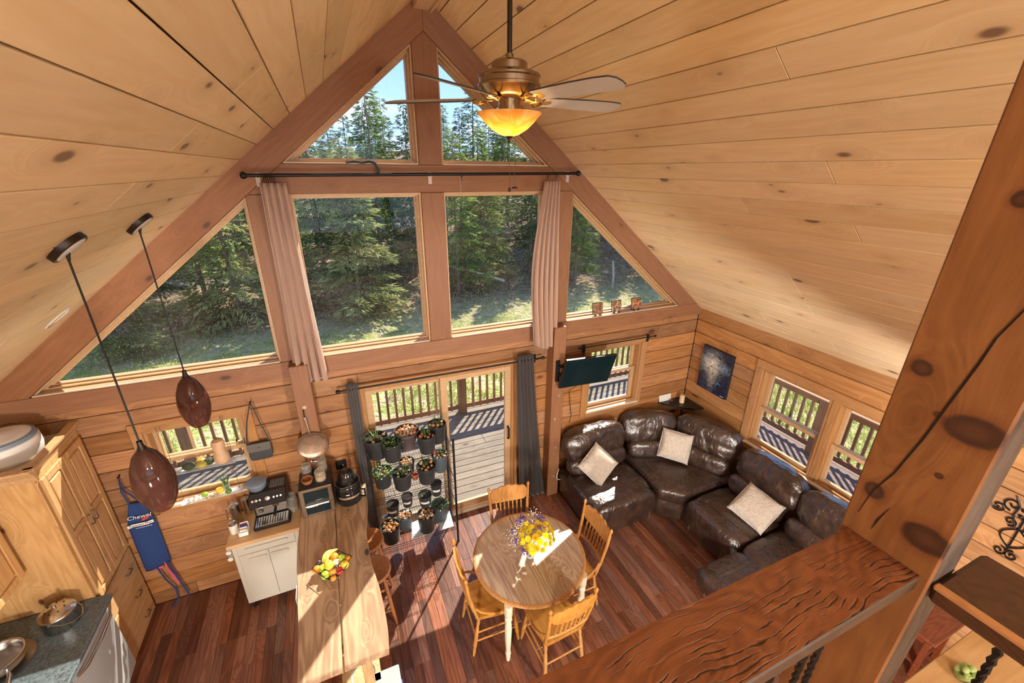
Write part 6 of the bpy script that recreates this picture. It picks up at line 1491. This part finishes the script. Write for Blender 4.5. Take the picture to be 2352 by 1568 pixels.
def railing(axis, pos, a0, a1, posts, label):
    t = thing('deck_railing', label, 'railing', ((a0+a1)/2, pos, DZ) if axis == 0 else (pos, (a0+a1)/2, DZ), 0 if axis == 0 else PI/2); L_ = a1-a0
    B().box(-L_/2, L_/2, -.07, .07, .955, .993, .004).build('top_rail', 'rail_cedar_h', t, False); B().box(-L_/2, L_/2, -.02, .02, .87, .955, .003).build('upper_rail', 'rail_cedar_h', t, False); B().box(-L_/2, L_/2, -.02, .02, .09, .175, .003).build('bottom_rail', 'rail_cedar_h', t, False)
    bm_ = B().box(-.019, .019, -.019, .019, .10, .95, .003).mesh('baluster', 'rail_cedar', False); x = -L_/2+.08
    while x < L_/2:
        if all(abs(x-(p-(a0+a1)/2)) > .09 for p in posts): link('baluster', bm_, t, (x, -.04, 0))
        x += .140
    for p in posts: B().box(p-(a0+a1)/2-.07, p-(a0+a1)/2+.07, -.065, .075, -.04, .99, .005).build('post', 'rail_cedar', t, False)
railing(0, 2.52, -6.1, 5.86, (-6.0, -3.3, -1.2, .92, 3.2, 5.78), 'cedar deck railing with square balusters across the gable end')
railing(1, 5.79, -5.9, 2.35, (-5.0, -2.9, -.85, 1.2), 'cedar deck railing with square balusters along the right side')
def ground_z(x, y):
    d = math.hypot(max(0, abs(x-.8)-6.0)*.7, max(0, y-2.8)) if y > 2.8 else max(0, abs(x-.8)-6.0)*.7
    h = -.75+.03*d+.0022*d*d
    if d > 20: h = -.75+.6+.88+(d-20)*.12
    return h+.22*noise.noise(Vector((x*.25, y*.25, 0)))+.06*noise.noise(Vector((x*1.1, y*1.1, 3)))
def hillside():
    m, N, L, b = newmat('hill_ground'); tc = N.new('ShaderNodeTexCoord')
    def nz(s, d, dist=0):
        n = N.new('ShaderNodeTexNoise'); n.inputs['Scale'].default_value = s; n.inputs['Detail'].default_value = d; n.inputs['Distortion'].default_value = dist; L.new(tc.outputs['Object'], n.inputs[0]); return n.outputs[0]
    def ramp(src, els):
        r = N.new('ShaderNodeValToRGB'); L.new(src, r.inputs[0])
        r.color_ramp.elements[0].position, r.color_ramp.elements[0].color = els[0][0], (*els[0][1], 1); r.color_ramp.elements[1].position, r.color_ramp.elements[1].color = els[-1][0], (*els[-1][1], 1)
        for p, c in els[1:-1]: e = r.color_ramp.elements.new(p); e.color = (*c, 1)
        return r.outputs[0]
    a = ramp(nz(3.0, 8, .5), [(.32, (.22, .26, .06)), (.48, (.40, .40, .12)), (.58, (.54, .47, .24)), (.70, (.36, .27, .15))])
    c2 = ramp(nz(5.0, 8, .8), [(.32, (.07, .05, .035)), (.5, (.20, .13, .075)), (.68, (.36, .26, .16))])
    sp = N.new('ShaderNodeSeparateXYZ'); L.new(tc.outputs['Object'], sp.inputs[0]); mr = N.new('ShaderNodeMapRange'); mr.inputs[1].default_value = 7.5; mr.inputs[2].default_value = 11; L.new(sp.outputs[1], mr.inputs[0])
    mx = N.new('ShaderNodeMixRGB'); L.new(mr.outputs[0], mx.inputs[0]); L.new(a, mx.inputs[1]); L.new(c2, mx.inputs[2]); L.new(mx.outputs[0], b.inputs['Base Color']); b.inputs['Roughness'].default_value = .95
    bp = N.new('ShaderNodeBump'); bp.inputs['Strength'].default_value = .8; bp.inputs['Distance'].default_value = .15; L.new(nz(9, 6), bp.inputs['Height']); L.new(bp.outputs[0], b.inputs['Normal'])
    def fn(u, v): x = -45+110*u; y = -25+95*v; return (x, y, ground_z(x, y))
    o = B().grid(fn, 150, 130).build('hillside', 'hill_ground'); o['kind'] = 'structure'
hillside()
def grass():
    r = random.Random(31); V = []; F = []
    def blade(x, y, h, w):
        z = ground_z(x, y); a = r.uniform(0, 2*PI); dx, dy = math.cos(a)*w, math.sin(a)*w; lx, ly = r.gauss(0, .35)*h, r.gauss(0, .35)*h; i = len(V)
        V.extend(((x-dx, y-dy, z-.02), (x+dx, y+dy, z-.02), (x+lx, y+ly, z+h))); F.append((i, i+1, i+2))
    for k in range(52000):
        q = r.random()
        if q < .55: x, y = r.uniform(-7, 9), 2.7+5.5*r.random()**1.4
        elif q < .85: x, y = 6.0+6*r.random()**1.3, r.uniform(-3.2, 3)
        else: x, y = r.uniform(-9, 12), r.uniform(6, 14)
        if noise.noise(Vector((x*.7, y*.7, 9))) < -.25: continue
        blade(x, y, r.uniform(.07, .22), .009)
    me = bpy.data.meshes.new('grass'); me.from_pydata(V, [], F); me.materials.append(MATS['grass_blade']); o = link('meadow_grass', me); tag(o, 'patchy green and straw grass beyond the deck', 'grass', kind='stuff')
leafmat('grass_blade', (.28, .38, .06), (.66, .58, .22), .3, 2.5)
leafmat('needles_dark', (.065, .12, .04), (.23, .32, .09), .5, 1.2); leafmat('needles_mid', (.12, .20, .045), (.38, .46, .12), .5, 1.2); leafmat('needles_olive', (.16, .20, .06), (.50, .50, .20), .45, 1.2)
plain('bark', (.22, .16, .12), .9, bump=.8, bscale=20, var=.3, vscale=6); plain('bark_pale', (.42, .37, .32), .9, bump=.6, bscale=20, var=.2, vscale=6)
grass()
def conifer(H, R_, seed, needles, lean=0., bare=.12, dens=1.0):
    r = random.Random(seed); V = []; F = []; T = thing('conifer_tree', 'x', 'tree', (0, 0, 0))
    B().tube([(lean*q*H*.1, 0, H*q) for q in (0, .15, .4, .7, 1)], [.028*H*.5, .022*H*.5, .016*H*.5, .009*H*.5, .01], 9).build('trunk', 'bark', T)
    br = B(); n = int(H*15*dens)
    for k in range(n):
        q = bare+(1-bare)*(k/n)**.9; z = H*q; l = R_*(1-q)**.75*r.uniform(.7, 1.15)+.10; a = r.uniform(0, 2*PI); dr = r.uniform(.10, .32); ca, sa = math.cos(a), math.sin(a)
        P = lambda s: Vector((lean*q*H*.1+ca*l*s, sa*l*s, z+.10*l*s-dr*l*s*s))
        if k % 3 == 0: br.tube([P(0), P(.5), P(.9)], [.018, .010, .004], 4, cap=False)
        m = max(12, int(l*54*dens))
        for j in range(m):
            s = .12+.90*(j+r.random())/m; c = P(s); side = r.choice((-1, 1)); sp = (.10+.34*l*(1-s*.75))*r.uniform(.2, 1)*side
            c = c+Vector((-sa*sp, ca*sp, -abs(sp)*.25+r.gauss(0, .02))); dv = Vector((ca*.75-sa*side*.6, sa*.75+ca*side*.6, -.18+r.gauss(0, .22))).normalized(); ll = r.uniform(.14, .32); w = dv.cross(Vector((r.gauss(0, .4), r.gauss(0, .4), 1))).normalized()*ll*r.uniform(.09, .17); i = len(V)
            V.extend((tuple(c), tuple(c+dv*ll*.5+w), tuple(c+dv*ll), tuple(c+dv*ll*.5-w))); F.append((i, i+1, i+2, i+3))
    br.build('branches', 'bark', T)
    me = bpy.data.meshes.new('foliage'); me.from_pydata(V, [], F); me.materials.append(MATS[needles]); link('foliage', me, T); return T
def forest():
    r = random.Random(77)
    protos = [conifer(8.5, 1.9, 1, 'needles_dark', dens=1.15), conifer(7.0, 1.7, 2, 'needles_mid', dens=1.15), conifer(9.5, 1.7, 3, 'needles_dark', .2, .18), conifer(5.5, 1.6, 4, 'needles_olive', bare=.05, dens=1.3), conifer(11.0, 1.6, 5, 'needles_mid', -.2, .25, .9)]
    labs = ['broad dark green fir ', 'mid green bushy spruce ', 'tall leaning dark fir ', 'short bushy olive-green fir ', 'slender tall pale green fir ']
    used = [False]*5
    def put(k, x, y, s, where):
        p = protos[k]; rz = None
        if used[k]: p = dup(p)
        used[k] = True
        p.location = (x, y, ground_z(x, y)-.1); p.rotation_euler = (0, 0, r.uniform(0, 6.28) if rz is None else rz); p.scale = (s, s, s); p['label'] = labs[k]+where; p['group'] = 'conifers on the hillside'
    # key trees seen through the gable windows
    for k, x, y, s in ((3, -.25, 10.6, 1.0), (0, -1.2, 11.5, .80), (1, -2.6, 13.0, .85), (0, .9, 13.2, .86), (2, .15, 15.5, .66), (2, 1.9, 16.0, .72), (1, 3.4, 11.2, .82), (0, 2.3, 13.8, .78), (3, 5.0, 12.6, .9), (1, 5.6, 15.0, .86), (4, 4.8, 18.0, .62), (2, 5.9, 19.0, .72),
                       (0, 7.4, 13.2, .80), (1, 9.2, 14.0, .85), (0, 8.4, 10.9, .62), (2, 11.2, 15.5, .75), (3, -3.9, 11.2, 1.05), (1, -5.0, 12.5, .9), (0, -6.6, 12.0, .86), (4, -7.6, 10.5, .62), (1, -8.6, 11.5, .85), (3, -6.2, 9.2, .72), (0, 13.2, 14.5, .85), (1, 12.4, 11.0, .7)): put(k, x, y, s, 'at the near edge of the forest facing the '+('peak windows' if -1.5 < x < 6 else 'right windows' if x >= 6 else 'kitchen side'))
    for row, (y0, n, x0, x1) in enumerate(((17.5, 13, -12, 18), (21, 14, -15, 22), (25.5, 14, -18, 27))):
        for i in range(n):
            x = x0+(x1-x0)*(i+.5+r.uniform(-.3, .3))/n; y = y0+r.uniform(-1.3, 1.3)
            put(r.choice((0, 1, 2, 2, 4, 0)), x, y, r.uniform(.55, .78) if -3 < x < 7 else r.uniform(.75, 1.0), ('just behind the front trees', 'in the middle of the forest', 'far back up the hillside')[row])
forest()
for x, y, h, lb in ((-8.8, 8.6, 5.2, 'bare pale tree trunk at the edge of the forest left of the deck'), (-8.0, 9.0, 5.6, 'bare pale trunk beside another at the forest edge left of the deck')):
    t = thing('bare_tree', lb, 'tree', (x, y, ground_z(x, y)-.1)); B().tube([(0, 0, 0), (.08, 0, h*.4), (.05, .1, h*.8), (.15, .1, h)], [.13, .10, .07, .02], 10).build('trunk', 'bark_pale', t)
    for k in range(7): z = h*(.45+.07*k); a = k*2.3; B().tube([(.06, .05, z), (.06+.5*math.cos(a), .05+.5*math.sin(a), z+.15), (.06+1.0*math.cos(a), .05+1.0*math.sin(a), z+.1)], [.03, .018, .006], 6).build('branch', 'bark_pale', t)
for x, y, lb in ((11.2, 9.3, 'weathered grey fence post in the clearing'), (9.6, 9.9, 'short grey fence post in the clearing near the trees')):
    tag(B().tube([(0, 0, -.2), (.02, 0, .5), (-.06, .02, 1.15)], [.05, .048, .04], 9).build('fence_post', 'bark_pale', loc=(x, y, ground_z(x, y))), lb, 'post')
tag(B().tube([(-2.2, 0, 1.5), (-1.0, .1, 1.15), (.3, .2, .72), (1.2, .3, .35)], [.025, .04, .05, .06], 8).build('fallen_trunk', 'bark_pale', loc=(4.1, 10.9, ground_z(4.1, 10.9))), 'thin pale dead trunk leaning across the dark trees', 'dead tree')
# ------------------------------------------------------------------ added fill globes, unseen behind the camera, to brighten the room
def fill_globe(x, y, z, power, label, zb=2.462):
    t = thing('added_fill_globe', label, 'added fill light', (x, y, zb)); H = z-zb
    B().lathe([(0, 0), (.16, 0), (.16, .015), (.03, .03), (.014, .05)], 24).build('base', 'bronze_dark', t)
    B().cyl((0, 0, .03), (0, 0, H-.24), .012, n=10).build('pole', 'bronze_dark', t)
    m, N, L, b = newmat('fill_globe_light_%d' % len(MATS)); b.inputs['Base Color'].default_value = (.9, .9, .88, 1)
    r = .16; b.inputs['Emission Color'].default_value = (1, .95, .88, 1); b.inputs['Emission Strength'].default_value = power/(PI*4*PI*r*r)
    B().ball((0, 0, H), r, 16).build('globe', m, t)
fill_globe(-1.1, -6.3, 3.88, LOFT_FILL_W, 'added white fill globe, unseen on the loft nearer the kitchen side')
fill_globe(1.1, -6.3, 3.88, LOFT_FILL_W, 'added white fill globe, unseen on the loft nearer the stair side')
fill_globe(-1.88, -5.0, 1.78, LOW_FILL_W, 'added white fill globe, unseen under the loft beside the kitchen', 0)
fill_globe(1.15, -5.0, 1.78, LOW_FILL_W, 'added white fill globe, unseen under the loft behind the dining table', 0)
